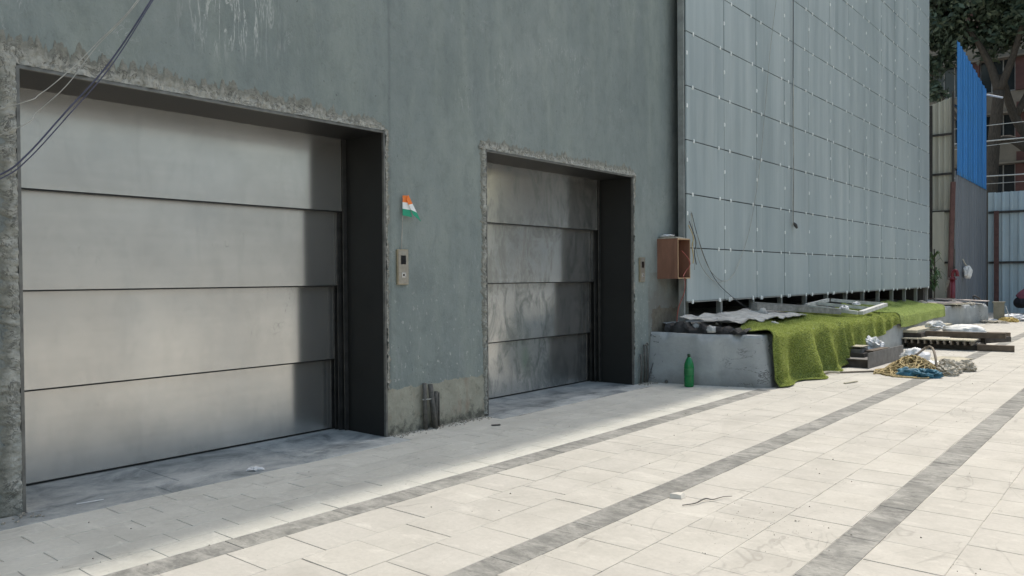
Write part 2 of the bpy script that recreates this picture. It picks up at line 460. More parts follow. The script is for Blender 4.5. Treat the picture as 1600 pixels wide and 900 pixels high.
M['brown_wood'] = simple('brown_timber', (0.150, 0.115, 0.085), 0.85, 0, 0.35, 8, 0.3, 0.25)
M['pale_wood'] = simple('pale_plank', (0.46, 0.42, 0.32), 0.8, 0, 0.25, 8, 0.2, 0.15)
M['black_wood'] = simple('dark_shuttering_timber', (0.06, 0.052, 0.045), 0.9, 0, 0.4, 8)
M['pinkish'] = simple('pinkish_board', (0.50, 0.43, 0.39), 0.8, 0, 0.2, 5, 0.1, 0.15)
M['frame_white'] = simple('painted_frame', (0.52, 0.52, 0.49), 0.6, 0, 0.25, 9, 0.1)
M['frame_grey'] = simple('dusty_grey_bar', (0.22, 0.215, 0.20), 0.8, 0, 0.35, 14, 0.3)
M['tray'] = simple('dusty_channel_steel', (0.165, 0.16, 0.155), 0.55, 0.3, 0.3, 9)
M['rope'] = simple('coir_rope', (0.45, 0.35, 0.175), 0.95, 0, 0.5, 30, 0.6, 0.45)
M['blue_bag'] = simple('blue_woven_bag', (0.045, 0.15, 0.215), 0.7, 0, 0.5, 14, 0.2)
pl = Mat('white_plastic_film', (0.72, 0.72, 0.72), 0.45)
pl.col(pl.ramp(pl.noise(9, 5, 0.6), [(0.3, (0.52, 0.52, 0.53)), (0.65, (0.78, 0.78, 0.78))]))
M['plastic'] = pl.m
M['sack'] = simple('white_sack_cloth', (0.70, 0.69, 0.66), 0.8, 0, 0.12, 16, 0.2)
M['dirty_cloth'] = simple('dirty_pale_cloth', (0.45, 0.41, 0.34), 0.9, 0, 0.3, 16, 0.4)
M['yellow_foam'] = simple('yellow_foam', (0.58, 0.43, 0.16), 0.9, 0, 0.25, 18, 0.4)
M['stone'] = simple('white_marble_chip', (0.66, 0.62, 0.54), 0.8, 0, 0.1, 12)
M['bark'] = simple('tree_bark', (0.060, 0.050, 0.040), 0.95, 0, 0.4, 9, 0.8, stretch=(3, 3, 0.7))
M['leaf'] = None
lf_ = Mat('tree_leaf', rough=0.55)
la = lf_.n('ShaderNodeAttribute', attribute_name='tint').outputs['Fac']
lf_.col(lf_.ramp(la, [(0.0, (0.03, 0.052, 0.034)), (0.65, (0.065, 0.095, 0.058)), (1.0, (0.16, 0.19, 0.12))]))
M['leaf'] = lf_.m
M['cream_sheet'] = mat_sheet('old_cream_sheet', (0.62, 0.62, 0.53), 0.75, 0.6)
M['blue_sheet'] = mat_sheet('bright_blue_sheet', (0.085, 0.35, 0.72), 0.85, 0.45, 0.4)
M['slate_sheet'] = mat_sheet('slate_grey_sheet', (0.19, 0.205, 0.225), 0.75, 0.5)
M['grey_blue_sheet'] = mat_sheet('grey_blue_sheet', (0.50, 0.61, 0.66), 0.85, 0.4)
M['rust_steel'] = simple('red_oxide_steel', (0.115, 0.055, 0.048), 0.75, 0, 0.3, 10)
M['red_paint'] = simple('red_hydrant_paint', (0.17, 0.018, 0.026), 0.4, 0, 0.2, 9)
M['dark_iron'] = simple('dark_iron', (0.05, 0.048, 0.045), 0.7, 0.2, 0.3, 9)
M['facade'] = simple('beige_facade', (0.20, 0.175, 0.14), 0.9, 0, 0.25, 0.8)
M['facade_red'] = simple('red_brown_pilaster', (0.10, 0.048, 0.042), 0.9, 0, 0.25, 1.5)
M['glass_dark'] = simple('dark_window_glass', (0.022, 0.028, 0.032), 0.15, 0, 0.3, 1)
M['win_frame'] = simple('grey_window_frame', (0.25, 0.25, 0.24), 0.7, 0, 0.2)
M['skin'] = simple('brown_skin', (0.22, 0.115, 0.07), 0.6, 0, 0.1)
M['maroon'] = simple('maroon_shirt_cloth', (0.21, 0.065, 0.095), 0.9, 0, 0.2, 12)
M['dark_cloth'] = simple('dark_trouser_cloth', (0.016, 0.016, 0.022), 0.9, 0, 0.2, 12)
M['hair'] = simple('black_hair', (0.008, 0.007, 0.007), 0.6)
M['util'] = simple('khaki_utility_box', (0.24, 0.225, 0.175), 0.7, 0, 0.2, 6)
M['plant_leaf'] = simple('plant_leaf', (0.055, 0.11, 0.035), 0.5, 0, 0.3)
M['opp_wall'] = simple('pale_render_wall', (0.47, 0.48, 0.46), 0.9, 0, 0.12, 0.7)
M['ground'] = simple('compacted_dusty_ground', (0.42, 0.40, 0.36), 0.95, 0, 0.2, 0.6)


# ------------------------------------------------------------------ mesh helpers
class MB:
    def __init__(s):
        s.v = []
        s.f = []

    def poly(s, pts, faces):
        o = len(s.v)
        s.v += [tuple(p) for p in pts]
        s.f += [tuple(i + o for i in f) for f in faces]
        return s

    def box(s, x0, x1, y0, y1, z0, z1):
        return s.poly([(x0, y0, z0), (x1, y0, z0), (x1, y1, z0), (x0, y1, z0), (x0, y0, z1), (x1, y0, z1), (x1, y1, z1), (x0, y1, z1)],
                      [(0, 3, 2, 1), (4, 5, 6, 7), (0, 1, 5, 4), (1, 2, 6, 5), (2, 3, 7, 6), (3, 0, 4, 7)])

    def chamfer_slab(s, sx, sy, t, c):
        a, b = sx / 2, sy / 2
        pts = []
        for z, k in ((-t, 0), (-c, 0), (0, c)):
            pts += [(-a + k, -b + k, z), (a - k, -b + k, z), (a - k, b - k, z), (-a + k, b - k, z)]
        fs = [(8, 9, 10, 11)]
        for r in (0, 4):
            for i in range(4):
                j = (i + 1) % 4
                fs.append((r + i, r + j, r + 4 + j, r + 4 + i))
        return s.poly(pts, fs)

    def beam(s, p0, p1, w, h, up=(0, 0, 1)):
        p0, p1 = Vector(p0), Vector(p1)
        d = (p1 - p0).normalized()
        side = d.cross(Vector(up))
        if side.length < 1e-4:
            side = d.cross(Vector((1, 0, 0)))
        side.normalize()
        u = side.cross(d).normalized()
        a, b = side * w / 2, u * h / 2
        pts = [p0 - a - b, p0 + a - b, p0 + a + b, p0 - a + b, p1 - a - b, p1 + a - b, p1 + a + b, p1 - a + b]
        return s.poly(pts, [(0, 1, 2, 3), (7, 6, 5, 4), (0, 4, 5, 1), (1, 5, 6, 2), (2, 6, 7, 3), (3, 7, 4, 0)])

    def tube(s, pts, r, seg=6, caps=True):
        pts = [Vector(p) for p in pts]
        n = len(pts)
        rs = r if isinstance(r, (list, tuple)) else [r] * n
        o = len(s.v)
        prev = None
        for i, p in enumerate(pts):
            d = (pts[min(i + 1, n - 1)] - pts[max(i - 1, 0)])
            if d.length < 1e-9:
                d = Vector((0, 0, 1))
            d.normalize()
            if prev is None:
                a = d.cross(Vector((0, 0, 1)))
                if a.length < 0.05:
                    a = d.cross(Vector((1, 0, 0)))
            else:
                a = prev - d * prev.dot(d)
            a.normalize()
            prev = a
            b = d.cross(a)
            for k in range(seg):
                t = 2 * math.pi * k / seg
                s.v.append(tuple(p + (a * math.cos(t) + b * math.sin(t)) * rs[i]))
        for i in range(n - 1):
            for k in range(seg):
                j = (k + 1) % seg
                s.f.append((o + i * seg + k, o + i * seg + j, o + (i + 1) * seg + j, o + (i + 1) * seg + k))
        if caps:
            s.f.append(tuple(o + k for k in reversed(range(seg))))
            s.f.append(tuple(o + (n - 1) * seg + k for k in range(seg)))
        return s

    def lathe(s, prof, seg=20, c=(0, 0, 0)):
        o = len(s.v)
        for r, z in prof:
            for k in range(seg):
                t = 2 * math.pi * k / seg
                s.v.append((c[0] + r * math.cos(t), c[1] + r * math.sin(t), c[2] + z))
        for i in range(len(prof) - 1):
            for k in range(seg):
                j = (k + 1) % seg
                s.f.append((o + i * seg + k, o + i * seg + j, o + (i + 1) * seg + j, o + (i + 1) * seg + k))
        s.f.append(tuple(o + k for k in reversed(range(seg))))
        s.f.append(tuple(o + (len(prof) - 1) * seg + k for k in range(seg)))
        return s

    def grid(s, fn, nu, nv, closed=False):
        o = len(s.v)
        for i in range(nu + 1):
            for j in range(nv + 1):
                s.v.append(tuple(fn(i / nu, j / nv)))
        for i in range(nu):
            for j in range(nv):
                a = o + i * (nv + 1) + j
                s.f.append((a, a + nv + 1, a + nv + 2, a + 1))
        return s

    def mesh(s, name, smooth=False):
        me = bpy.data.meshes.new(name)
        me.from_pydata(s.v, [], s.f)
        if smooth:
            me.polygons.foreach_set('use_smooth', [True] * len(me.polygons))
        me.update()
        return me

    def build(s, name, mat, parent=None, smooth=False, loc=None, rot=None):
        return link(name, s.mesh(name, smooth), mat, parent, loc, rot)


def link(name, me, mat=None, parent=None, loc=None, rot=None):
    o = bpy.data.objects.new(name, me)
    C.objects.link(o)
    if mat is not None and len(me.materials) == 0:
        me.materials.append(mat)
    if loc is not None:
        o.location = loc
    if rot is not None:
        o.rotation_euler = rot
    if parent is not None:
        o.parent = parent
    return o


def tag(o, label=None, cat=None, group=None, kind=None):
    if label:
        o['label'] = label
    if cat:
        o['category'] = cat
    if group:
        o['group'] = group
    if kind:
        o['kind'] = kind
    return o


def thing(name, label, cat, loc=(0, 0, 0), rz=0.0, group=None):
    o = bpy.data.objects.new(name, None)
    C.objects.link(o)
    o.location = loc
    o.rotation_euler = (0, 0, rz)
    o.empty_display_size = 0.2
    return tag(o, label, cat, group)


def local(parent):
    """keep world coordinates for a mesh that gets parented to a moved Empty"""
    return Matrix.Translation(parent.location).inverted()


def wbuild(mb, name, mat, parent, smooth=False):
    """mesh given in world coordinates under an unrotated Empty"""
    l = parent.location
    mb.v = [(x - l.x, y - l.y, z - l.z) for x, y, z in mb.v]
    return mb.build(name, mat, parent, smooth)


def blob(rx, ry, rz, amp, freq, seed, sub=4, flat=0.0, ridged=False):
    bm = bmesh.new()
    bmesh.ops.create_icosphere(bm, subdivisions=sub, radius=1.0)
    off = Vector((seed * 7.3, seed * 3.1, seed * 1.7))
    for v in bm.verts:
        d = v.co.normalized()
        n = noise.fractal(d * freq + off, 0.8, 2.0, 4)
        if ridged:
            n = 0.35 - abs(noise.noise(d * freq + off)) * 1.6 + 0.4 * noise.noise(d * freq * 2.7 + off) - 0.25 * abs(noise.noise(d * freq * 5 + off))
        r = 1 + amp * n
        p = d * r
        z = p.z
        if z < -flat:
            z = -flat + (z + flat) * 0.12
        v.co = Vector((p.x * rx, p.y * ry, (z + flat) * rz))
    me = bpy.data.meshes.new('blob')
    bm.to_mesh(me)
    bm.free()
    me.polygons.foreach_set('use_smooth', [not ridged] * len(me.polygons))
    return me


def smooth_path(ctrl, n=8):
    """Catmull-Rom through the control points"""
    P = [Vector(p) for p in ctrl]
    P = [P[0] * 2 - P[1]] + P + [P[-1] * 2 - P[-2]]
    out = []
    for i in range(1, len(P) - 2):
        for k in range(n):
            t = k / n
            a, b, c, d = P[i - 1], P[i], P[i + 1], P[i + 2]
            out.append(0.5 * ((2 * b) + (c - a) * t + (2 * a - 5 * b + 4 * c - d) * t * t + (3 * b - a - 3 * c + d) * t ** 3))
    out.append(P[-2])
    return out


def fast_tris(name, verts, mat, parent=None, tint=None, quads=False):
    """verts: (n, k, 3) numpy array of separate faces"""
    n, k = verts.shape[:2]
    me = bpy.data.meshes.new(name)
    me.vertices.add(n * k)
    me.vertices.foreach_set('co', verts.reshape(-1).astype(np.float32))
    me.loops.add(n * k)
    me.loops.foreach_set('vertex_index', np.arange(n * k, dtype=np.int32))
    me.polygons.add(n)
    me.polygons.foreach_set('loop_start', np.arange(0, n * k, k, dtype=np.int32))
    me.polygons.foreach_set('loop_total', np.full(n, k, dtype=np.int32))
    if tint is not None:
        at = me.attributes.new('tint', 'FLOAT', 'POINT')
        at.data.foreach_set('value', np.repeat(tint, k).astype(np.float32))
    me.update(calc_edges=True)
    return link(name, me, mat, parent)


# ================================================================== ground and pavement
WALL_X = -4.92
g = MB()
g.poly([(-400, -400, -0.06), (400, -400, -0.06), (400, 400, -0.06), (-400, 400, -0.06)], [(0, 1, 2, 3)])
tag(g.build('ground', M['ground']), kind='structure')

pave = MB()
pave.poly([(-4.95, -8, -0.0035), (5.0, -8, -0.0035), (5.0, 31, -0.0035), (-4.95, 31, -0.0035)], [(0, 1, 2, 3)])
pavement = tag(pave.build('pavement', M['joint']), kind='structure')

S_W, S_P = 0.175, 1.18
S1 = -3.515
tiles = []          # kind, cx, cy, sx, sy


def in_frame(x, y, m=0.0):
    v = Vector((x, y, -1.3))
    cx = v.x * RX[0] + v.y * RY[0] + v.z * RZ[0]
    cy = v.x * RX[1] + v.y * RY[1] + v.z * RZ[1]
    cz = -(v.x * RX[2] + v.y * RY[2] + v.z * RZ[2])
    if cz < 0.3:
        return None
    u, w = 800 + 1230 * cx / cz, 450 - 1230 * cy / cz
    if -20 - m < u < 1620 + m and -20 < w < 920 + m:
        return cz
    return None


Y0, Y1 = -8.0, 30.5
TY = 0.3265
cols = []
for k in range(7):
    sx = S1 + k * S_P
    cols.append(('stripe', sx, S_W, 0.66, 0.18))
    tw = (S_P - S_W) / 3
    for q in range(3):
        cols.append(('tile', sx + S_W / 2 + tw * (q + 0.5), tw, TY, None))
offs = {1: 0.19, 2: 0.05, 3: 0.271, 5: 0.132, 6: 0.29, 7: 0.153, 9: 0.023, 10: 0.21}
nw = 6
wlo, whi = -4.67, S1 - S_W / 2
for q in range(nw):
    cols.append(('small', wlo + (whi - wlo) * (q + 0.5) / nw, (whi - wlo) / nw, 0.33, None))
for ci, (kind, cx, w, ly, off) in enumerate(cols):
    if off is None:
        off = offs.get(ci, random.uniform(0, ly))
        if kind == 'small':
            off = 0.165 * (ci % 2) + random.choice((0, 0.02, -0.02)) + 0.06
    y = Y0 + off
    while y < Y1:
        cy = y + ly / 2
        y += ly
        if cx < -3.5 and cy > 8.75:
            continue
        if cx < -3.4 and cy > 8.8 and kind == 'stripe':
            continue
        if cx > 4.9:
            continue
        tiles.append((kind, cx, cy, w, ly))
cand = []
for i, (kind, cx, cy, w, ly) in enumerate(tiles):
    d = in_frame(cx, cy, 25)
    if d is not None:
        cand.append((w * ly / d ** 3, i))          # projected area of a floor piece
cand.sort(reverse=True)
single = {}
count = {'tile': 0, 'small': 0, 'stripe': 0}
lim = {'tile': 295, 'small': 200, 'stripe': 80}
for a, i in cand:
    k = tiles[i][0]
    if count[k] < lim[k]:
        count[k] += 1
        single[i] = True
GAP = 0.0034
tile_mesh = {}
NM = {'tile': 'paving_tile', 'small': 'narrow_paver', 'stripe': 'stripe_slab'}
MT = {'tile': M['tile'], 'small': M['small_tile'], 'stripe': M['stripe']}
rest = {'tile': MB(), 'small': MB(), 'stripe': MB()}
for i, (kind, cx, cy, w, ly) in enumerate(tiles):
    jz = random.gauss(0, 0.0004)
    if i in single:
        key = (kind, round(w, 3))
        if key not in tile_mesh:
            tile_mesh[key] = MB().chamfer_slab(w - GAP, ly - GAP, 0.03, 0.0018).mesh(NM[kind])
        link(NM[kind], tile_mesh[key], MT[kind], pavement, (cx + random.gauss(0, 0.0012), cy + random.gauss(0, 0.0015), jz),
             (random.gauss(0, 0.0012), random.gauss(0, 0.0012), random.gauss(0, 0.003)))
    else:
        b = MB().chamfer_slab(w - GAP, ly - GAP, 0.03, 0.004)
        rest[kind].poly([(x + cx, y + cy, z + jz) for x, y, z in b.v], b.f)
for k, nm in (('tile', 'far_paving_tiles'), ('small', 'far_narrow_pavers'), ('stripe', 'far_stripe_slabs')):
    tag(rest[k].build(nm, MT[k], pavement), kind='stuff')
# dark granite thresholds in front of the lift doors, laid as slabs
for (ya, yb, xf, n) in ((-0.6, 4.34, -4.675, 5), (5.50, 8.22, -4.70, 3)):
    for k in range(n):
        a, b = ya + (yb - ya) * k / n, ya + (yb - ya) * (k + 1) / n
        MB().chamfer_slab(0.235, b - a - 0.004, 0.03, 0.003).build('threshold_strip', M['granite'], pavement, False, (xf - 0.1175, (a + b) / 2, 0.0005))
for (ya, yb) in ((1.64, 4.285), (5.55, 8.18)):
    for k in range(3):
        a, b = ya + (yb - ya) * k / 3, ya + (yb - ya) * (k + 1) / 3
        MB().chamfer_slab(0.715, b - a - 0.004, 0.03, 0.003).build('threshold_slab', M['granite'], pavement, False, (-4.913 - 0.3575, (a + b) / 2, 0.001))
for (ya, yb) in ((4.345, 5.495), (8.225, 8.62)):
    MB().chamfer_slab(0.245, yb - ya - 0.004, 0.03, 0.003).build('threshold_strip', M['small_tile'], pavement, False, (-4.795, (ya + yb) / 2, 0.0))

# ================================================================== main building wall with two lift openings
TOP = 17.6
D1 = (1.62, 4.295)
D2 = (5.535, 8.19)
HEAD = 2.50
bld = thing('lift_building', 'tall grey plastered wall with two recessed stainless lift doors', 'building', (WALL_X, 5, 0))
w = MB()
XB = -5.72
WE = 9.62
w.box(XB, WALL_X, -12, D1[0], -0.05, TOP)
w.box(XB, WALL_X, D1[0], D1[1], HEAD, TOP)
w.box(XB, WALL_X, D1[1], D2[0], -0.05, TOP)
w.box(XB, WALL_X, D2[0], D2[1], HEAD, TOP)
w.box(XB, WALL_X, D2[1], WE, -0.05, TOP)
wbuild(w, 'wall', M['plaster'], bld)
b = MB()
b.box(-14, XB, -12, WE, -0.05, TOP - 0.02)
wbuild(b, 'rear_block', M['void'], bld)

# rough mortar bands round the openings: real ragged sheets standing 5-20 mm proud of the plaster


def mortar_band(run, width_fn, normal_out, name, n=150, mcount=7, seed=0):
    n, mcount = int(n * 1.7), mcount + 4
    """run(t) -> (point on opening edge, outward dir in wall plane); width_fn(t) -> band width"""
    mb = MB()
    fr = []
    for i in range(n + 1):
        t = i / n
        p, d = run(t)
        rag = noise.fractal(Vector((t * 46, seed, 2.0)), 0.5, 2.1, 6) * 0.42 + 0.5 * max(0.0, noise.noise(Vector((t * 13, seed * 3, 6.0))) - 0.15)
        wd = width_fn(t) * (0.55 + rag + 0.8 * (noise.fractal(Vector((t * 9 + seed, seed, 0)), 0.9, 2.0, 5) * 0.5 + 0.4))
        wd = max(0.012, wd)
        for j in range(mcount + 1):
            f = j / mcount
            q = p + d * (f * wd)
            bulge = (1 - f ** 1.2) * 0.016 + (0.012 * noise.noise(q * 14 + Vector((seed, 0, 0))) + 0.013 * noise.fractal(q * 38, 0.6, 2.0, 4)) * (1 - f)
            if j == mcount:
                bulge = -0.002
            mb.v.append(tuple(q + Vector((max(bulge, 0.002) if j < mcount else bulge, 0, 0))))
            fr.append(f)
    for i in range(n):
        for j in range(mcount):
            a = i * (mcount + 1) + j
            mb.f.append((a, a + mcount + 1, a + mcount + 2, a + 1))
    o = wbuild(mb, name, M['mortar'], bld, True)
    at = o.data.attributes.new('fringe', 'FLOAT', 'POINT')
    at.data.foreach_set('value', fr)
    return o


def wp(y, z):
    return Vector((WALL_X, y, z))


mortar_band(lambda t: (wp(D1[0] - 0.10 + t * (D1[1] - D1[0] + 0.11), HEAD + 0.006), Vector((0, 0, 1))),
            lambda t: (0.165 - 0.055 * t) * min(1, (1.02 - t) * 14 + 0.2), 1, 'mortar_band', 260, 9, 3.1)
mortar_band(lambda t: (wp(D1[1] + 0.006, 0.38 + t * 2.14), Vector((0, 1, 0))), lambda t: 0.035 + 0.02 * t, 1, 'mortar_band', 160, 5, 8.2)
mortar_band(lambda t: (wp(D2[0] - 0.09 + t * (D2[1] - D2[0] + 0.16), HEAD + 0.006), Vector((0, 0, 1))),
            lambda t: 0.105 * min(1, t * 18 + 0.35, (1.02 - t) * 12 + 0.3), 1, 'mortar_band', 230, 7, 5.7)
mortar_band(lambda t: (wp(D2[0] - 0.006, 0.02 + t * 2.56), Vector((0, -1, 0))), lambda t: 0.065 - 0.02 * (t < 0.3), 1, 'mortar_band', 170, 5, 1.4)
mortar_band(lambda t: (wp(D2[1] + 0.006, 0.3 + t * 2.25), Vector((0, 1, 0))), lambda t: 0.035 + 0.05 * t ** 4, 1, 'mortar_band', 150, 5, 9.9)
mortar_band(lambda t: (wp(D1[0] - 0.006, 0.0 + t * 2.6), Vector((0, -1, 0))), lambda t: 0.12, 1, 'mortar_band', 170, 6, 2.4)


def lift_opening(d, right_x):
    e = bpy.data.objects.new('lift_door', None)
    C.objects.link(e)
    e.parent = bld
    e.location = (0, d[0] - 5, 0)

    def wb(mb, name, mat, smooth=False):
        mb.v = [(x - WALL_X, y - d[0], z) for x, y, z in mb.v]
        return mb.build(name, mat, e, smooth)
    # lining of dark sheet steel
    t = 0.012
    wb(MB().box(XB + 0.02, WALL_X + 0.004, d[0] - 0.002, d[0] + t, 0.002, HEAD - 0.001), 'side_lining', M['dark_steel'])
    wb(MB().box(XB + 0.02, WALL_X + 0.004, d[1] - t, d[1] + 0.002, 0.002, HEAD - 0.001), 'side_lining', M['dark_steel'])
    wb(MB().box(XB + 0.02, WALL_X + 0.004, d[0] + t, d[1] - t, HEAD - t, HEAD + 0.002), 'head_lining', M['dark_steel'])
    # bright folded edge
    for a in (d[0] - 0.004, d[1] - 0.014):
        wb(MB().box(WALL_X - 0.01, WALL_X + 0.014, a, a + 0.018, 0.0, HEAD + 0.002), 'edge_trim', M['edge_steel'])
    wb(MB().box(WALL_X - 0.01, WALL_X + 0.013, d[0] + 0.014, d[1] - 0.014, HEAD - 0.014, HEAD + 0.004), 'edge_trim', M['edge_steel'])
    # four sliding leaves, each set further back than the one above
    zs = [(1.875, HEAD - 0.012), (1.245, 1.905), (0.615, 1.275), (0.016, 0.645)]
    for k, (z0, z1) in enumerate(zs):
        xf = right_x[k]
        p = MB().box(xf - 0.035, xf, d[0] + t + 0.004, d[1] - 0.055, z0, z1)
        o = wb(p, 'door_leaf', M['steel'])
        wb(MB().box(xf - 0.030, xf + 0.004, d[0] + t + 0.005, d[1] - 0.056, z0 - 0.010, z0 - 0.0005), 'leaf_shadow_strip', M['dark_steel'])  # dark strip stands in for the shadow below each leaf
        # guide channel for this leaf: two slim flanges on the side lining
        wb(MB().box(xf - 0.044, xf - 0.038, d[1] - 0.075, d[1] - t, 0.004, z1), 'guide_rail', M['rail_steel'])
        wb(MB().box(xf + 0.006, xf + 0.014, d[1] - 0.050 + 0.006 * k, d[1] - t, 0.004, z1), 'guide_rail', M['rail_steel'])
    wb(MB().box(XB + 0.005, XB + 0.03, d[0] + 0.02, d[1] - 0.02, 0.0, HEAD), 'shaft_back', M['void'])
    return e


lift_opening(D1, (-5.405, -5.455, -5.505, -5.550))
lift_opening(D2, (-5.385, -5.440, -5.495, -5.540))

# ================================================================== clad wall
PX = -4.70
PY, PZ = 9.15, 0.975
PW, PH = 1.1155, 0.689
NC, NR = 12, 13
clad = thing('clad_wall', 'tall wall of grey cement boards fixed with small white clips', 'wall', (PX, 9.15, 0))
b = MB()

def TZ(y):  # unseen sloping roofline, shaped for the building's shadow edge on the pavement
    return 17.5 - 4.0 * (y - 9.6) / 13.0


def slanted(mb, x0, x1, y0, y1, z0):
    return mb.poly([(x0, y0, z0), (x1, y0, z0), (x1, y1, z0), (x0, y1, z0), (x0, y0, TZ(y0)), (x1, y0, TZ(y0)), (x1, y1, TZ(y1)), (x0, y1, TZ(y1))],
                   [(0, 3, 2, 1), (4, 5, 6, 7), (0, 1, 5, 4), (1, 2, 6, 5), (2, 3, 7, 6), (3, 0, 4, 7)])


slanted(b, -14, -6.2, WE + 0.02, PY + NC * PW - 0.02, -0.05)
b.box(-6.2, PX - 0.10, PY + NC * PW - 0.20, PY + NC * PW - 0.02, -0.05, 13.3)
slanted(b, -6.19, PX - 0.10, WE + 0.02, PY + NC * PW - 0.21, PZ + NR * PH + 0.3)
b.box(-6.2, PX - 0.12, WE + 0.02, PY + NC * PW - 0.21, 2.2, 2.4)
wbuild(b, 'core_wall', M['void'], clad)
b = MB().box(PX - 0.045, PX - 0.04, PY + 0.02, PY + NC * PW - 0.01, PZ + 0.02, 13)
wbuild(b, 'backing', M['tar'], clad)
b = slanted(MB(), PX - 0.02, PX, PY, PY + NC * PW, PZ + NR * PH + 0.02)
wbuild(b, 'upper_cladding', M['panel'], clad)
pm = MB().box(-0.010, 0.010, -PW / 2 + 0.0058, PW / 2 - 0.0058, -PH / 2 + 0.0065, PH / 2 - 0.0065).mesh('cement_board')
cm = MB()
cm.box(0.0105, 0.0165, -0.015, 0.015, -0.025, 0.025)
cm.box(0.0165, 0.0215, -0.009, 0.009, -0.014, 0.014)
cm = cm.mesh('clip')
clips = []
for c in range(NC):
    for r in range(NR):
        y, z = PY + (c + 0.5) * PW, PZ + (r + 0.5) * PH
        link('cement_board', pm, M['panel'], clad, (-0.010, y - PY, z),
             (0, random.gauss(0, 0.0035), random.gauss(0, 0.003)))
        for f in (0.155, 0.845):
            clips.append((c, r, y + (f - 0.5) * PW + random.gauss(0, 0.02), z - PH / 2 + random.gauss(0, 0.004)))
        clips.append((c, r, y - PW / 2 + (0.004 if c else 0.012), z + random.gauss(0, 0.03) + (0.1 if c == 0 else 0)))
clips.sort(key=lambda q: (q[2] ** 2 + (q[3] - 1.3) ** 2))
rest_c = MB()
for i, (c, r, y, z) in enumerate(clips):
    if i < 290:
        link('clip', cm, M['clip'], clad, (-0.008, y - PY, z), (random.gauss(0, 0.06), 0, 0))
    else:
        rest_c.box(0.0025, 0.0085, y - PY - 0.015, y - PY + 0.015, z - 0.022, z + 0.022)
tag(rest_c.build('far_clips', M['clip'], clad), kind='stuff')
# posts that carry the boards down to the low wall, seen in the gap
for c in range(NC + 1):
    y = PY + c * PW - (0.03 if c else 0.035)
    z1 = PZ - 0.012 if c else 17.0
    b = MB().box(PX - 0.115, PX - 0.047, y, y + 0.055, 0.46, z1) if c else MB().box(PX - 0.10, PX - 0.022, y, y + 0.030, 0.46, z1)
    wbuild(b, 'post', M['galv'], clad)
for c in range(NC):
    y = PY + c * PW
    wbuild(MB().box(PX - 0.036, PX + 0.004, y + 0.03, y + PW - 0.03, PZ - 0.012, PZ + 0.001), 'bottom_channel', M['galv'], clad)
    for f in (0.13, 0.86):
        wbuild(MB().box(PX - 0.002, PX + 0.012, y + f * PW - 0.015, y + f * PW + 0.015, PZ - 0.03, PZ + 0.025), 'hook', M['clip'], clad)

# ================================================================== low planter wall in front of it
FRONT = [(8.96, -3.56, 0.60), (12.0, -3.58, 0.60), (15.0, -3.60, 0.58), (18.5, -3.95, 0.53), (22.0, -4.30, 0.49), (24.7, -3.72, 0.49)]


def front(y):
    for (a, xa, za), (b_, xb, zb) in zip(FRONT, FRONT[1:]):
        if y <= b_:
            t = max(0.0, (y - a) / (b_ - a))
            return xa + (xb - xa) * t, za + (zb - za) * t
    return FRONT[-1][1], FRONT[-1][2]


low = thing('low_wall', 'low grey rendered planter wall running along under the clad wall', 'low wall', (-4.2, 9, 0))
prof = [(-4.915, 8.60, 0.61), (-4.30, 8.66, 0.60), (-3.72, 8.87, 0.60), (-3.63, 8.93, 0.60)]
base = [(-4.915, 8.52), (-4.25, 8.62), (-3.62, 8.84), (-3.52, 8.95)]
top_pts, bot_pts = [], []
for (x, y, z), (bx, by) in zip(prof, base):
    top_pts.append((x, y, z))
    bot_pts.append((bx, by, -0.05))
for yy in [9.3 + 0.5 * k for k in range(32)]:
    if yy > 24.7:
        break
    fx, fz = front(yy)
    top_pts.append((fx, yy, fz))
    bot_pts.append((fx + 0.03, yy, -0.05))
top_pts.append((-3.74, 24.72, 0.49))
bot_pts.append((-3.70, 24.72, -0.05))
top_pts.append((-5.3, 25.0, 0.49))
bot_pts.append((-5.3, 25.0, -0.05))
# dense rows so the edge can be chipped
mb = MB()


def resample(pts, step):
    out = []
    for a, b_ in zip(pts, pts[1:]):
        n = max(1, int((Vector(a[0]) - Vector(b_[0])).length / step))
        for k in range(n):
            t = k / n
            out.append((Vector(a[0]).lerp(Vector(b_[0]), t), Vector(a[1]).lerp(Vector(b_[1]), t)))
    out.append((Vector(pts[-1][0]), Vector(pts[-1][1])))
    return out


rows = resample(list(zip(top_pts, bot_pts)), 0.035)
NV = 14
for i, (tp, bp) in enumerate(rows):
    a = rows[max(i - 1, 0)][0]
    b_ = rows[min(i + 1, len(rows) - 1)][0]
    d = (b_ - a)
    nrm = Vector((d.y, -d.x, 0)).normalized()
    chip = max(0.0, noise.fractal(Vector((i * 0.19, 4.2, 0)), 0.7, 2, 5) - 0.05) * 0.13
    for j in range(NV + 1):
        p = bp.lerp(tp, j / NV)
        n_ = noise.fractal(p * 3.0, 0.8, 2, 4) * 0.006 + noise.fractal(p * 11.0, 0.9, 2, 3) * 0.003
        p = p + nrm * n_
        if j >= NV - 1:
            p = p - nrm * chip * (0.4 if j == NV - 1 else 1.0)
            p.z -= chip * (0.7 if j == NV else 0.2)
        mb.v.append(tuple(p))
    inner = tp - nrm * 0.05
    mb.v.append((inner.x, inner.y, tp.z + 0.004 + 0.004 * noise.noise(tp * 6)))
    mb.v.append((min(-5.0, tp.x - 0.3), tp.y if i > 80 else max(tp.y, 9.0), tp.z - 0.02))
RW = NV + 3
for i in range(len(rows) - 1):
    for j in range(RW - 1):
        a = i * RW + j
        mb.f.append((a, a + RW, a + RW + 1, a + 1))
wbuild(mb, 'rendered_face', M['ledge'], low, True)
b = MB()
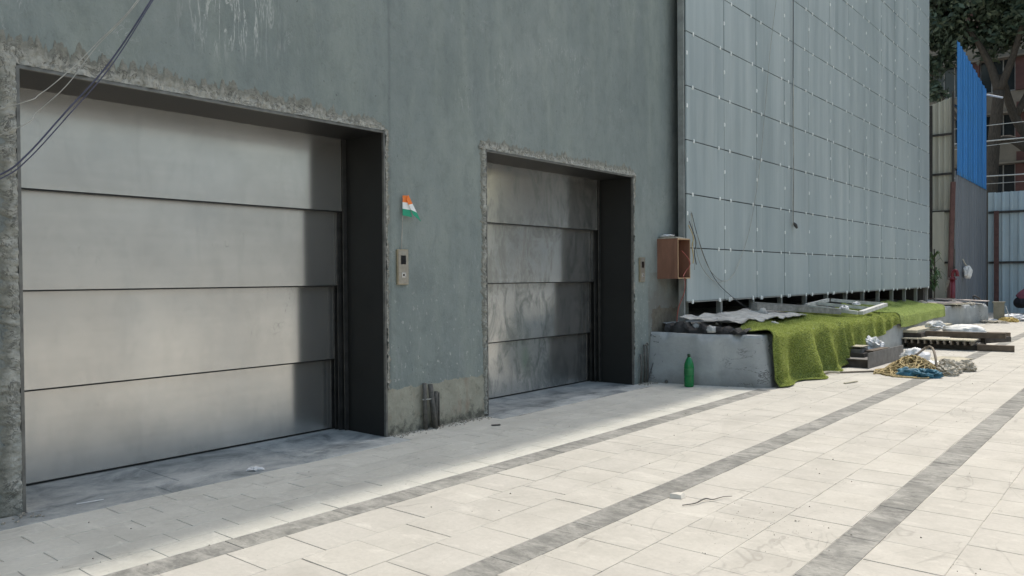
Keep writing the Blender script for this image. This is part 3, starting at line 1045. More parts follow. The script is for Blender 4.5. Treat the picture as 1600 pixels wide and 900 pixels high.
b.poly([(-4.80, 8.85, 0.70), (-3.75, 9.0, 0.612), (-3.70, 15, 0.60), (-4.2, 18.5, 0.55), (-4.45, 22, 0.51), (-3.85, 24.6, 0.505), (-5.9, 24.9, 0.66), (-5.9, 9.4, 0.80)],
       [tuple(range(8))])
wbuild(b, 'soil_fill', M['whitish'], low)

# ================================================================== artificial turf mats


def turf(name, label, ya, yb, back_fn, hang_fn, fold_fn, mats, count, blade, lift, seed):
    root = thing(name, label, 'turf mat', (-3.7, (ya + yb) / 2, 0.6))

    def P(y, s):
        """s in 0..1 from back edge over the top edge to the hem (numpy arrays)"""
        fx = np.interp(y, [q[0] for q in FRONT], [q[1] for q in FRONT])
        fz = np.interp(y, [q[0] for q in FRONT], [q[2] for q in FRONT])
        xb = back_fn(y)
        top = fx - xb
        hang = hang_fn(y)
        L = top + hang
        d = s * L - top                     # <0 on the top, >0 hanging
        r = 0.07
        a = np.clip((d + r) / (2 * r), 0, 1) * (math.pi / 2)
        x = np.where(d < -r, fx + d, np.where(d > r, fx + 0.02, fx - r + (r + 0.02) * np.sin(a)))
        z = np.where(d < -r, 0.0, np.where(d > r, -(d - r) - r, -r + r * np.cos(a)))
        hangf = np.clip(d / 0.45, 0, 1)
        topf = np.clip(-d / 0.6, 0, 1)
        f = fold_fn(y)
        x = x + lift * 0.5 + (0.02 + 0.20 * f * np.clip((y - 8.97) / 0.35, 0.12, 1) * np.where(y > 10.7, 0.6, 1.0)) * hangf + 0.02 * f * np.clip(1 - np.abs(d) / 0.15, 0, 1)
        z = z + fz + lift + 0.05 * f * np.exp(-(d / 0.18) ** 2) + 0.13 * np.clip(-d / 1.0, 0, 1) ** 1.3 + topf * 0.03 * np.sin(y * 2.9 + d * 3) + 0.012 * np.sin(y * 9 + d * 7) * topf
        near_floor = np.clip((0.10 - z) / 0.10, 0, 1.5)
        x = x + near_floor * 0.06
        z = np.maximum(z, 0.012 + 0.01 * np.sin(y * 5) ** 2)
        yy = y + 0.05 * np.sin(6 * y) * hangf
        return np.stack([x, yy, z], -1)
    ny, ns = int((yb - ya) / 0.03), 46
    Yg, Sg = np.meshgrid(np.linspace(ya, yb, ny), np.linspace(0, 1, ns), indexing='ij')
    V = P(Yg.ravel(), Sg.ravel()).reshape(ny, ns, 3)
    loc = np.array(root.location)
    mbx = MB()
    mbx.v = [tuple(v) for v in (V.reshape(-1, 3) - loc)]
    mbx.f = [(i * ns + j, i * ns + j + 1, (i + 1) * ns + j + 1, (i + 1) * ns + j) for i in range(ny - 1) for j in range(ns - 1)]
    # underside 8 mm lower
    o = len(mbx.v)
    mbx.v += [(x - 0.004, y, z - 0.008) for x, y, z in mbx.v]
    mbx.f += [tuple(q + o for q in reversed(f)) for f in list(mbx.f)]
    ring = [i * ns for i in range(ny)] + [(ny - 1) * ns + j for j in range(1, ns)] + [i * ns + ns - 1 for i in range(ny - 2, -1, -1)] + [j for j in range(ns - 2, 0, -1)]
    for q in range(len(ring)):
        a, b2 = ring[q], ring[(q + 1) % len(ring)]
        mbx.f.append((a, b2, b2 + o, a + o))
    mbx.build('turf_backing', mats[1], root, True)
    rg = np.random.default_rng(seed)
    y = rg.uniform(ya, yb, count)
    s = rg.uniform(0, 1, count)
    p = P(y, s)
    e = 0.004
    ty = P(y + e, s) - p
    ts = P(y, np.minimum(s + e, 1.02)) - p
    nrm = np.cross(ty, ts)
    nrm /= np.linalg.norm(nrm, axis=1, keepdims=True) + 1e-9
    flip = np.where((nrm[:, 0] * 0.7 + nrm[:, 2]) < 0, -1, 1)[:, None]
    nrm = nrm * flip
    lean = rg.normal(0, 0.55, (count, 3)) + np.array([0.1, -0.15, -0.1])
    dirv = nrm + lean
    dirv /= np.linalg.norm(dirv, axis=1, keepdims=True)
    side = np.cross(dirv, rg.normal(0, 1, (count, 3)))
    side /= np.linalg.norm(side, axis=1, keepdims=True) + 1e-9
    ln = blade[1] * rg.uniform(0.6, 1.3, count)[:, None]
    wd = blade[0] * rg.uniform(0.6, 1.2, count)[:, None]
    tri = np.stack([p - side * wd, p + side * wd, p + dirv * ln], 1) - loc
    tint = np.clip(rg.normal(0.5, 0.22, count), 0, 1)
    pile = fast_tris('turf_pile', tri, mats[0], root, tint)
    tag(pile, kind='stuff')
    return root


def folds_a(y):
    f = 0.5 + 0.5 * np.sin(2 * np.pi * (y - 8.75) / np.where(y < 11.6, 0.95, 0.52) + 0.9 * np.sin(y * 1.7))
    f = f ** 1.6
    return f * np.where(y < 11.6, 1.0, 0.62) + 0.12 * np.sin(y * 13) + 0.3 * np.exp(-((y - 9.05) / 0.13) ** 2)


turf('turf_mat', 'bright green turf mat hanging in folds down to the pavement', 8.97, 15.1,
     lambda y: np.interp(y, [8.9, 9.6, 12, 13, 15.2], [-3.92, -4.15, -4.62, -4.5, -4.3]),
     lambda y: np.interp(y, [8.9, 11.0, 11.5, 12.2, 13.4, 14.4, 15.2], [0.66, 0.66, 0.58, 0.40, 0.30, 0.17, 0.12]),
     folds_a, (M['turf_a'], M['turf_back']), 170000, (0.0042, 0.019), 0.018, 5)
turf('turf_mat', 'paler green turf mat lying over the far stretch of the low wall', 14.75, 22.0,
     lambda y: np.interp(y, [14.7, 22], [-4.55, -5.05]),
     lambda y: np.interp(y, [14.7, 16, 19, 22], [0.24, 0.26, 0.24, 0.28]),
     lambda y: 0.35 * (0.5 + 0.5 * np.sin(y * 3.1 + 0.6 * np.sin(y * 1.3))) ** 2, (M['turf_b'], M['turf_back']), 110000, (0.0055, 0.019), 0.05, 6)

# ================================================================== things on the wall
# call button panels


def call_panel(y, z, label):
    t = thing('call_panel', label, 'call panel', (WALL_X, y, z), 0, 'lift call panels beside the doors')
    MB().box(0.0, 0.020, -0.060, 0.060, -0.146, 0.146).build('housing', M['call_metal'], t)
    MB().box(0.0205, 0.0235, -0.052, 0.054, -0.140, 0.140).build('face_plate', M['call_face'], t)
    MB().box(0.024, 0.0255, -0.024, 0.030, 0.022, 0.096).build('display', M['black_glass'], t)
    bt = MB().box(0.024, 0.027, -0.020, 0.028, -0.088, -0.045).build('button', M['button'], t)
    MB().box(0.0272, 0.0282, -0.006, 0.012, -0.075, -0.058).build('arrow_mark', M['black_glass'], bt)
    MB().box(0.024, 0.0245, -0.016, 0.024, 0.112, 0.122).build('maker_strip', M['wire_grey'], t)
    return t


call_panel(4.475, 1.395, 'slim brushed metal call panel with a small flag stuck above it')
call_panel(8.385, 1.385, 'slim brushed metal call panel on the pier beside the wooden box')

flag = thing('small_flag', 'small folded paper tricolour flag of saffron white and green', 'flag', (WALL_X + 0.012, 4.465, 1.54))
MB().tube([(0, 0, -0.02), (0.012, 0.004, 0.2), (0.018, 0.012, 0.43)], 0.0035, 6).build('flag_stick', M['stick'], flag)
# the paper is folded: a near flap hanging by the stick and a far flap thrown to the right
stripes = [('saffron', 0, 1 / 3), ('white_paper', 1 / 3, 2 / 3), ('green_paper', 2 / 3, 1)]


def strip(c0, c1, d0, d1, lo, hi):
    """quad between edges c0-c1 (inner) and d0-d1 (outer), part lo..hi from top to bottom, 2 mm thick"""
    L = lambda a, b_, t: Vector(a).lerp(Vector(b_), t)
    q = [L(c0, c1, lo), L(d0, d1, lo), L(d0, d1, hi), L(c0, c1, hi)]
    nr = (q[1] - q[0]).cross(q[3] - q[0]).normalized() * 0.0012
    return MB().poly([p + nr for p in q] + [p - nr for p in q], [(0, 1, 2, 3), (7, 6, 5, 4), (0, 4, 5, 1), (1, 5, 6, 2), (2, 6, 7, 3), (3, 7, 4, 0)])


for mname, lo, hi in stripes:
    nm = {'saffron': 'saffron_stripe', 'white_paper': 'white_stripe', 'green_paper': 'green_stripe'}[mname]
    strip((0.018, 0.004, 0.45), (0.018, 0.002, 0.285), (0.026, 0.048, 0.452), (0.040, 0.088, 0.272), lo, hi).build(nm, M[mname], flag)
    strip((0.036, 0.030, 0.415), (0.050, 0.092, 0.292), (0.034, 0.052, 0.458), (0.066, 0.166, 0.240), lo, hi).build(nm, M[mname], flag)

# wooden box
bx = thing('wooden_box', 'open fronted brown plywood box fixed high beside the clad wall', 'box', (WALL_X, 8.78, 1.27))
DX, DY, DZ, T = 0.285, 0.330, 0.50, 0.014
MB().box(0, DX, 0, T, 0, DZ).build('side_board', M['plywood'], bx)
MB().box(0, DX, DY - T, DY, 0, DZ).build('side_board', M['plywood'], bx)
MB().box(0, DX, T, DY - T, 0, T).build('bottom_board', M['plywood'], bx)
MB().box(0, DX, T, DY - T, DZ - T, DZ).build('top_board', M['plywood'], bx)
MB().box(0.002, 0.012, T, DY - T, T, DZ - T).build('back_board', M['plywood_in'], bx)
for (a, b_, c_, d_) in ((0, T, 0, DZ), (DY - T, DY, 0, DZ), (T, DY - T, 0, T), (T, DY - T, DZ - T, DZ)):
    MB().box(DX + 0.0005, DX + 0.003, a, b_, c_, d_).build('front_edging', M['ply_edge'], bx)
pp = MB()
for k in range(4):
    a = 0.01 + 0.004 * k
    pp.box(-0.0 + a, DX - 0.02 * k, 0.0 + 0.02 * k, DY + 0.02 - 0.03 * k, DZ + 0.006 * k + 0.001, DZ + 0.006 * k + 0.006)
pr = pp.build('paper_stack', M['dirty_cloth'], None, False, (WALL_X, 8.77, 1.27))
tag(pr, 'thin pile of dusty papers lying on the wooden box', 'papers')
cr = link('crumpled_paper', blob(0.09, 0.06, 0.02, 0.35, 2.2, 4, 3, 0.5, True), M['plastic'], None, (WALL_X + 0.10, 8.86, 1.7975))
tag(cr, 'crumpled strip of silver foil on top of the wooden box', 'foil')
for i, (mat, ctrl, lab) in enumerate((
    ('wire_red', [(-4.66, 8.93, 1.62), (-4.62, 9.00, 1.54), (-4.60, 9.04, 1.45), (-4.63, 8.98, 1.36), (-4.60, 8.86, 1.30), (-4.60, 8.90, 1.255), (-4.62, 8.92, 1.10), (-4.66, 8.84, 0.90), (-4.70, 8.86, 0.66)], 'red wire curling out of the wooden box and dropping to the rubble'),
    ('wire_yellow', [(-4.67, 9.14, 1.95), (-4.60, 9.13, 1.80), (-4.60, 9.10, 1.68), (-4.61, 9.15, 1.55), (-4.60, 9.12, 1.46)], 'yellow wire end hanging over the edge of the wooden box'),
    ('wire_dark', [(-4.67, 9.16, 2.00), (-4.61, 9.22, 1.75), (-4.62, 9.20, 1.6), (-4.62, 9.25, 1.45)], 'short dark wire hanging at the right of the wooden box'))):
    o = MB().tube(smooth_path(ctrl, 8), 0.0055, 6).build('wire', M[mat], None, True)
    tag(o, lab, 'wire')
# loops of cable strung over the clad wall
XC = PX + 0.035
loops = [
    ('wire_grey', 0.0042, [(XC, 9.20, 2.12), (XC, 9.32, 1.92), (XC, 9.50, 1.62), (XC, 9.75, 1.37), (XC, 10.10, 1.235), (XC, 10.40, 1.28), (XC, 10.72, 1.55), (XC, 11.02, 1.95), (XC, 11.25, 2.45), (XC, 11.45, 3.05), (XC, 11.62, 3.8), (XC, 11.85, 4.8), (XC, 12.2, 6.0), (XC - 0.02, 12.5, 7.2)], 'thin grey cable looping low across the boards and up the clad wall'),
    ('wire_grey', 0.0042, [(XC, 9.19, 2.10), (XC + 0.01, 9.27, 1.80), (XC, 9.42, 1.50), (XC, 9.68, 1.30), (XC, 9.95, 1.215), (XC, 10.2, 1.24)], 'short grey cable loop ending beside the lowest boards'),
    ('wire_dark', 0.0045, [(XC + 0.005, 9.21, 2.11), (XC, 9.36, 1.85), (XC, 9.62, 1.50), (XC, 9.95, 1.22), (XC, 10.5, 0.98), (XC + 0.04, 11.0, 0.80), (XC + 0.10, 11.5, 0.69)], 'dark cable running from the post down over the rubble'),
    ('wire_grey', 0.004, [(XC, 9.20, 2.13), (XC, 9.24, 1.9), (XC, 9.26, 1.7), (XC, 9.30, 1.52), (XC, 9.29, 1.38)], 'loose grey wire end hanging straight beside the post'),
]
for mat, r, ctrl, lab in loops:
    tag(MB().tube(smooth_path(ctrl, 10), r, 6).build('cable', M[mat], None, True), lab, 'cable')
hang = thing('hanging_cable', 'black cable hanging down the clad wall with a plug at its end', 'cable', (PX + 0.03, 12.8, 2.1))
MB().tube(smooth_path([(0, -0.005, 0.03), (0.0, 0.015, 0.9), (0, 0.0, 2.0), (0, 0.02, 3.7), (0, 0.0, 6.4)], 10), 0.0075, 6).build('cord', M['wire_dark'], hang, True)
MB().tube(smooth_path([(0.012, -0.055, 0.0), (0.01, -0.04, 0.4), (0.01, -0.02, 1.2), (0.01, -0.01, 2.4)], 8), 0.006, 5).build('cord', M['wire_grey'], hang, True)
MB().tube([(0.01, 0.0, 0.05), (0.018, 0.05, 0.02), (0.02, 0.10, -0.02)], [0.018, 0.03, 0.02], 8).build('plug', M['wire_dark'], hang, True)
# cable strung across the first opening, near the camera side
XV = -4.56
for i, (mat, r, ctrl, lab) in enumerate((
    ('wire_violet', 0.0046, [(WALL_X, 2.75, 3.75), (XV, 2.22, 2.95), (XV, 1.97, 2.52), (XV, 1.735, 2.205), (XV, 1.545, 1.955), (XV, 1.42, 1.84), (XV - 0.05, 1.1, 1.66), (WALL_X, 0.6, 1.55)], 'thickest violet cable slung across the corner of the first opening'),
    ('wire_violet', 0.0032, [(WALL_X, 2.78, 3.75), (XV + 0.01, 2.225, 2.945), (XV + 0.01, 1.98, 2.51), (XV + 0.012, 1.75, 2.195), (XV + 0.01, 1.55, 1.935), (XV + 0.01, 1.42, 1.82), (XV - 0.05, 1.1, 1.64), (WALL_X, 0.6, 1.53)], 'slim violet cable lying against the thickest violet cable'),
    ('wire_grey', 0.0026, [(WALL_X, 2.6, 3.6), (XV, 2.13, 2.91), (XV, 1.90, 2.61), (XV, 1.78, 2.46), (XV, 1.62, 2.29), (XV, 1.48, 2.20), (WALL_X, 0.8, 1.9)], 'upper thin grey wire above the violet cables at the first opening'),
    ('wire_grey', 0.0022, [(WALL_X, 2.62, 3.6), (XV, 2.135, 2.905), (XV, 1.905, 2.60), (XV, 1.75, 2.36), (XV, 1.60, 2.19), (XV, 1.47, 2.07), (WALL_X, 0.8, 1.7)], 'lower thin grey wire just above the violet cables'))):
    tag(MB().tube(smooth_path(ctrl, 10), r, 6).build('overhead_cable', M[mat], None, True), lab, 'cable')

# conduit stubs at the wall foot
cs = thing('conduit_stub', 'cluster of broken conduit stubs standing at the pier foot between the lift doors', 'conduit', (WALL_X, 4.75, 0))
for (dx, dy, top, r, tilt) in ((0.035, -0.055, 0.40, 0.020, 0.01), (0.05, 0.0, 0.385, 0.024, 0.05), (0.035, 0.085, 0.315, 0.017, -0.01), (0.075, -0.005, 0.27, 0.014, 0.05), (0.03, 0.12, 0.30, 0.010, 0.0)):
    pts = [(dx, dy + tilt, 0.0), (dx, dy + tilt * 0.5, top * 0.55), (dx, dy, top)]
    MB().tube(pts, [r, r, r * 0.9], 8).build('pipe', M['conduit'], cs, True)
MB().tube([(0.03, -0.08, 0.26), (0.075, -0.02, 0.265), (0.06, 0.03, 0.26), (0.02, 0.03, 0.26)], 0.005, 5).build('tie_wire', M['wire_grey'], cs)
cs2 = thing('conduit_stub', 'thin conduit stubs standing at the pier foot beside the low wall', 'conduit', (WALL_X, 8.40, 0))
for (dx, dy, top, r) in ((0.03, -0.09, 0.36, 0.012), (0.035, -0.01, 0.47, 0.013), (0.05, 0.03, 0.46, 0.012), (0.03, 0.07, 0.33, 0.012)):
    MB().tube([(dx, dy, 0), (dx + 0.008, dy + 0.01, top * 0.5), (dx, dy, top)], r, 7).build('pipe', M['conduit'], cs2, True)
MB().tube(smooth_path([(0.05, -0.01, 0.46), (0.06, 0.02, 0.49), (0.055, 0.05, 0.46)], 5), 0.008, 5).build('hook', M['conduit'], cs2)
MB().tube([(0.05, 0.05, 0.02), (0.06, 0.20, 0.3), (0.03, 0.33, 0.60)], 0.005, 5).build('wire', M['wire_dark'], cs2)
tag(MB().tube([(-4.66, 8.53, 0.022), (-4.73, 8.64, 0.022)], 0.02, 8).build('pipe_offcut', M['conduit']), 'short dark pipe offcut lying by the low wall end', 'pipe')

# green bottle
bt = thing('plastic_bottle', 'empty green plastic bottle standing at the end of the low wall', 'bottle', (-4.43, 8.50, 0.0))
bt.location = (-4.31, 8.43, 0.001)
MB().lathe([(0.050, 0.0), (0.057, 0.012), (0.058, 0.10), (0.0545, 0.115), (0.058, 0.13), (0.058, 0.235), (0.054, 0.27), (0.038, 0.315), (0.021, 0.345), (0.016, 0.352)], 24).build('bottle_body', M['bottle'], bt, True)
MB().lathe([(0.0185, 0.353), (0.0185, 0.385), (0.016, 0.388)], 16).build('bottle_cap', M['cap'], bt, True)
MB().lathe([(0.0585, 0.14), (0.0588, 0.142), (0.0588, 0.218), (0.0585, 0.22)], 24).build('bottle_band', simple('green_label_film', (0.01, 0.16, 0.05), 0.35, 0, 0.3, 20), bt, True)

# ================================================================== rubble and sheets on the low wall
def crumpled_sheet(x0, x1, y0, y1, z, amp, freq, seed, tilt=0.0, nx=26, ny=40, ragged=0.0, lean=0.0):
    mb = MB()
    top = []
    for i in range(nx + 1):
        for j in range(ny + 1):
            u, v = i / nx, j / ny
            x, y = x0 + (x1 - x0) * u, y0 + (y1 - y0) * v
            if i in (0, nx):
                x += ragged * noise.noise(Vector((y * 5, seed, 3)))
            if j in (0, ny):
                y += ragged * noise.noise(Vector((x * 7, seed, 1))) * 1.5
            zz = z + tilt * v + lean * (1 - u) + amp * noise.fractal(Vector((x * freq, y * freq, seed)), 0.8, 2, 4)
            top.append((x, y, zz))
    o = len(top)
    mb.v = top + [(x, y, zz - 0.006) for x, y, zz in top]
    W_ = ny + 1
    for i in range(nx):
        for j in range(ny):
            a = i * W_ + j
            q = (a, a + W_, a + W_ + 1, a + 1)
            mb.f += [q, tuple(k + o for k in reversed(q))]
    ring = [i * W_ for i in range(nx + 1)] + [nx * W_ + j for j in range(1, W_)] + [i * W_ + ny for i in range(nx - 1, -1, -1)] + [j for j in range(ny - 1, 0, -1)]
    for q in range(len(ring)):
        a, b2 = ring[q], ring[(q + 1) % len(ring)]
        mb.f.append((a, b2, b2 + o, a + o))
    return mb


tag(crumpled_sheet(-4.68, -4.05, 8.90, 11.6, 0.735, 0.05, 2.2, 3.3, -0.01, ragged=0.06, lean=0.07).build('cement_sheet', M['whitish'], None, True), 'pale limey sheet lying on the near end of the low wall', 'sheet')
# torn black roofing felt with a wavy front edge
mb = MB()
nF = 70
for i in range(nF + 1):
    t = i / nF
    x = -4.78 + t * 0.98
    yb_ = 8.70 + 0.17 * t
    up = 0.075 + 0.05 * noise.noise(Vector((t * 7, 2, 0))) + 0.035 * noise.noise(Vector((t * 19, 5, 0))) - 0.055 * t + 0.04 * (abs((t * 3.3) % 1 - 0.5) < 0.09)
    for (dy, z) in ((0.16, 0.63 + up), (0.03, 0.625 + up), (0.0, 0.618 + up * 0.6), (-0.005, 0.606)):
        mb.v.append((x, yb_ + dy + 0.02 * math.sin(t * 33), z))
for i in range(nF):
    for j in range(3):
        a = i * 4 + j
        mb.f.append((a, a + 4, a + 5, a + 1))
felt = mb.build('roofing_felt', M['tar'], None, False)
md = felt.modifiers.new('thick', 'SOLIDIFY')
md.thickness = 0.006
tag(felt, 'torn black roofing felt with a wavy edge on the low wall end', 'roofing felt')
for i, (x, y, z, r, s, lab) in enumerate((
    (-4.45, 8.92, 0.70, 0.055, 3, 'grey cement lump at the foot of the first post'),
    (-4.22, 8.83, 0.66, 0.075, 5, 'rounded dusty cement lump between the wavy felt and the post'),
    (-3.98, 10.2, 0.685, 0.05, 9, 'small rubble lump beside the pale sheet edge'))):
    tag(link('cement_lump', blob(r, r * 0.9, r * 0.8, 0.4, 1.6, s, 3, 0.3), M['whitish'], None, (x, y, z - 0.04)), lab, 'rubble')
debris = MB()
for k in range(110):
    y = random.uniform(9.0, 12.2)
    x = random.uniform(-4.68, -4.2) - 0.02 * (y - 9)
    s = random.uniform(0.005, 0.018)
    z = 0.765 - 0.12 * (x + 4.68)
    debris.beam((x, y, z), (x + random.uniform(-s, s) * 2, y + random.uniform(-s, s) * 2, z + s * 0.8), s, s * 0.7)
tag(debris.build('rubble', M['whitish']), 'broken cement crumbs scattered over the low wall top', 'rubble', kind='stuff')

# grey bar and welded frame lying on the turf
tag(MB().beam((-4.52, 10.85, 0.86), (-3.98, 12.85, 0.725), 0.10, 0.085).beam((-4.55, 10.9, 0.915), (-4.2, 12.1, 0.83), 0.05, 0.02).build('steel_bar', M['frame_grey']), 'dusty grey bar lying slanted across the turf on the low wall', 'bar')
tag(link('cement_lump', blob(0.13, 0.10, 0.13, 0.3, 1.4, 12, 3, 0.5), M['whitish'], None, (-4.50, 10.95, 0.66)), 'cement lump propping up the left end of the grey bar', 'rubble')
fr = thing('window_frame', 'whitish three bar frame lying tilted on the turf', 'frame', (-4.2, 13.6, 0.7))
A, B_, Cc, Dd = Vector((-4.55, 12.98, 0.80)), Vector((-3.70, 13.02, 0.70)), Vector((-3.74, 14.65, 0.785)), Vector((-4.58, 14.25, 0.865))
fo = Vector(fr.location)
for nm, p, q, wd in (('front_rail', A, B_, 0.07), ('right_rail', B_, Cc, 0.075), ('back_rail', Cc, Dd, 0.05), ('left_rail', Dd, A, 0.05)):
    d = (q - p).normalized() * 0.036
    MB().beam(p - fo + d, q - fo - d, wd, 0.055).build(nm, M['frame_white'], fr)
MB().beam(A.lerp(Dd, 0.42) - fo + Vector((0.03, 0, 0)), B_.lerp(Cc, 0.48) - fo - Vector((0.04, 0, 0)), 0.045, 0.05).build('middle_rail', M['frame_white'], fr)
tag(link('paper_scrap', blob(0.07, 0.09, 0.05, 0.5, 1.7, 6, 3, 0.2, True), M['plastic'], None, (-3.95, 13.05, 0.755)), 'crumpled white scrap on the front rail of the frame', 'scrap')
tag(link('paper_scrap', blob(0.06, 0.09, 0.045, 0.5, 1.7, 8, 3, 0.2, True), M['plastic'], None, (-3.98, 13.80, 0.80)), 'white scrap on the middle rail of the frame', 'scrap')

# boards and bits on the far end of the low wall
for i, (p, sx, sy, rz, tilt, mat, lab) in enumerate((
    ((-4.28, 24.25, 0.60), 1.25, 0.42, -0.10, -0.035, 'pinkish', 'long pinkish board on top of the far end of the low wall'),
    ((-4.55, 23.3, 0.55), 0.8, 0.9, 0.35, 0.03, 'pinkish', 'square pinkish board lying behind the paler turf mat'),
    ((-4.25, 22.85, 0.53), 0.55, 0.7, -0.3, 0.02, 'pale_wood', 'cream board end beside the paler turf mat'),
    ((-4.85, 22.6, 0.56), 0.6, 1.1, 0.2, 0.0, 'pinkish', 'thin board lying at the foot of the last clad wall post'),
    ((-4.95, 24.5, 0.62), 0.9, 0.25, 0.1, 0.02, 'brown_wood', 'dark plank behind the long pinkish board'))):
    o = MB().box(-sx / 2, sx / 2, -sy / 2, sy / 2, -0.012, 0.012).build('board', M[mat], None, False, p, (0, -tilt, rz))
    tag(o, lab, 'board')
for i, (x, y, z, r, s, lab) in enumerate(((-4.75, 21.9, 0.56, 0.16, 21, 'pale rubble heap at the foot of the clad wall posts'), (-4.35, 23.6, 0.55, 0.12, 22, 'pinkish cloth bundle between the boards'), (-3.98, 23.8, 0.53, 0.10, 23, 'small pale lump at the edge under the long board'))):
    tag(link('rubble_lump', blob(r, r, r * 0.6, 0.45, 2.0, s, 3, 0.4, True), M['dirty_cloth'], None, (x, y, z - 0.05)), lab, 'rubble')
tag(MB().tube(smooth_path([(-3.98, 24.35, 0.60), (-4.02, 24.4, 0.68), (-3.96, 24.4, 0.70), (-3.85, 24.4, 0.62)], 6), 0.022, 7).build('pipe_bend', M['dark_iron']), 'dark bent pipe end on the long pinkish board', 'pipe')

# ================================================================== things on the pavement
# steel channel with offcuts
ch = thing('steel_channel', 'dusty steel channel piece lying in front of the folded turf', 'channel', (-3.40, 11.55, 0.0), -0.03)
MB().box(-0.225, 0.225, 0, 1.65, 0.112, 0.122).build('web', M['tray'], ch)
MB().box(-0.235, -0.2255, 0, 1.65, 0.0, 0.185).build('flange', M['tray'], ch)
MB().box(0.2255, 0.235, -0.03, 1.65, 0.0, 0.215).build('flange', M['tray'], ch)
MB().box(-0.225, 0.225, 0.02, 0.03, 0.0, 0.1115).build('hollow_shade_plate', M['black_wood'], ch)  # dark plate stands in for the shade in the hollow under the web
for nm, x0, x1, y0, y1, z0, z1, mat, rz, lab in (
    ('steel_offcut', -0.14, 0.10, 0.25, 0.65, 0.124, 0.180, 'black_wood', 0.1, 'low dark offcut lying in the steel channel'),
    ('steel_offcut', -0.11, 0.06, 0.30, 0.62, 0.182, 0.235, 'tray', 0.18, 'grey block stacked on the dark offcut in the channel'),
    ('steel_plate', -0.17, 0.06, 0.30, 0.60, 0.262, 0.274, 'pale_wood', 0.05, 'small pale plate on top of the stacked blocks in the channel'),
    ('steel_offcut', -0.10, 0.0, 0.34, 0.56, 0.2365, 0.2605, 'black_wood', 0.0, 'dark spacer block under the small pale plate'),
    ('steel_offcut', 0.02, 0.14, 0.45, 1.15, 0.182, 0.21, 'brown_wood', -0.12, 'long brown offcut leaning along the channel')):
    o = MB().box(x0, x1, y0, y1, z0, z1).build(nm, M[mat], None, False, (-3.40, 11.55, 0), (0, 0, -0.03 + rz * 0.3))
    tag(o, lab, 'offcut')
tag(link('plastic_bag', blob(0.17, 0.17, 0.15, 0.55, 1.8, 31, 4, 0.5, True), M['plastic'], None, (-3.47, 12.75, 0.125)), 'crumpled clear plastic bag sitting in the steel channel', 'plastic bag')

# rope heap
heap = thing('rope_heap', 'tangled heap of tan coir rope on the pavement', 'rope', (-2.62, 11.35, 0))
heap.scale = (0.86, 0.86, 0.85)
heap.location.x += 0.05
hr = random.Random(8)
for k in range(130):
    pts = []
    a = hr.uniform(0, 6.28)
    cx, cy = hr.gauss(0, 0.13), hr.gauss(0, 0.2)
    rr = hr.uniform(0.06, 0.32)
    n = hr.randint(6, 10)
    da = hr.uniform(0.35, 0.85) * hr.choice((-1, 1))
    zb = hr.uniform(0.02, 0.24)
    for q in range(n):
        rad = rr * (0.7 + 0.5 * hr.random())
        x = cx + rad * 1.05 * math.cos(a)
        y = cy + rad * 1.3 * math.sin(a)
        dist = math.hypot(x / 0.42, y / 0.55)
        z = max(0.014, min(zb + hr.gauss(0, 0.05), 0.27 * max(0.0, 1 - dist ** 1.5) + 0.014))
        pts.append((x, y, z))
        a += da
    MB().tube(smooth_path(pts, 5), hr.choice((0.005, 0.007, 0.009, 0.014)), 5).build('rope_strand', M['rope'], heap, True)
link('rope_core', blob(0.26, 0.34, 0.10, 0.6, 3.5, 17, 4, 0.1), simple('matted_fibre', (0.25, 0.18, 0.085), 0.95, 0, 0.5, 40, 0.6), heap, (0, 0, 0))
tag(MB().tube(smooth_path([(-2.62, 11.75, 0.20), (-2.52, 11.9, 0.30), (-2.42, 11.75, 0.31), (-2.33, 11.5, 0.22), (-2.28, 11.35, 0.06)], 8), 0.016, 7).build('hose', M['old_wood'], None, True), 'stiff brown hose arching over the rope heap', 'hose')
tag(link('blue_bag', blob(0.17, 0.12, 0.07, 0.5, 2.6, 41, 4, 0.5, True), M['blue_bag'], None, (-2.33, 10.98, 0.0)), 'crumpled blue woven bag in front of the rope heap', 'bag')
tag(link('blue_bag', blob(0.13, 0.10, 0.07, 0.4, 2.0, 43, 4, 0.5), M['blue_bag'], None, (-2.55, 10.98, 0.0)), 'small dark blue rag tucked under the tan rope', 'rag')
tag(link('white_bag', blob(0.19, 0.24, 0.16, 0.35, 1.5, 45, 4, 0.3), M['plastic'], None, (-2.72, 12.15, 0.06)), 'bulging white plastic bag behind the rope heap', 'plastic bag')
tag(link('white_bag', blob(0.22, 0.20, 0.08, 0.5, 2.2, 47, 4, 0.4, True), M['plastic'], None, (-2.45, 11.85, 0.01)), 'flat white plastic bag on the right side of the rope heap', 'plastic bag')
for i, (x, y, r, s, lab) in enumerate(((-2.22, 11.7, 0.16, 51, 'dirty pale cloth bundle next to the rope heap'), (-2.08, 12.0, 0.13, 53, 'dirty pale cloth bundle furthest right of the rope heap'), (-2.16, 11.35, 0.12, 54, 'dirty grey cloth by the blue woven bag'))):
    tag(link('cloth_bundle', blob(r, r, r * 0.75, 0.55, 2.4, s, 4, 0.4, True), M['dirty_cloth'], None, (x, y, 0.0)), lab, 'cloth')
tag(crumpled_sheet(-2.75, -2.25, 12.9, 13.7, 0.02, 0.015, 3, 1.2, ragged=0.08).build('cardboard', M['pale_wood'], None, True), 'flat pale cardboard scrap behind the white bag', 'cardboard')

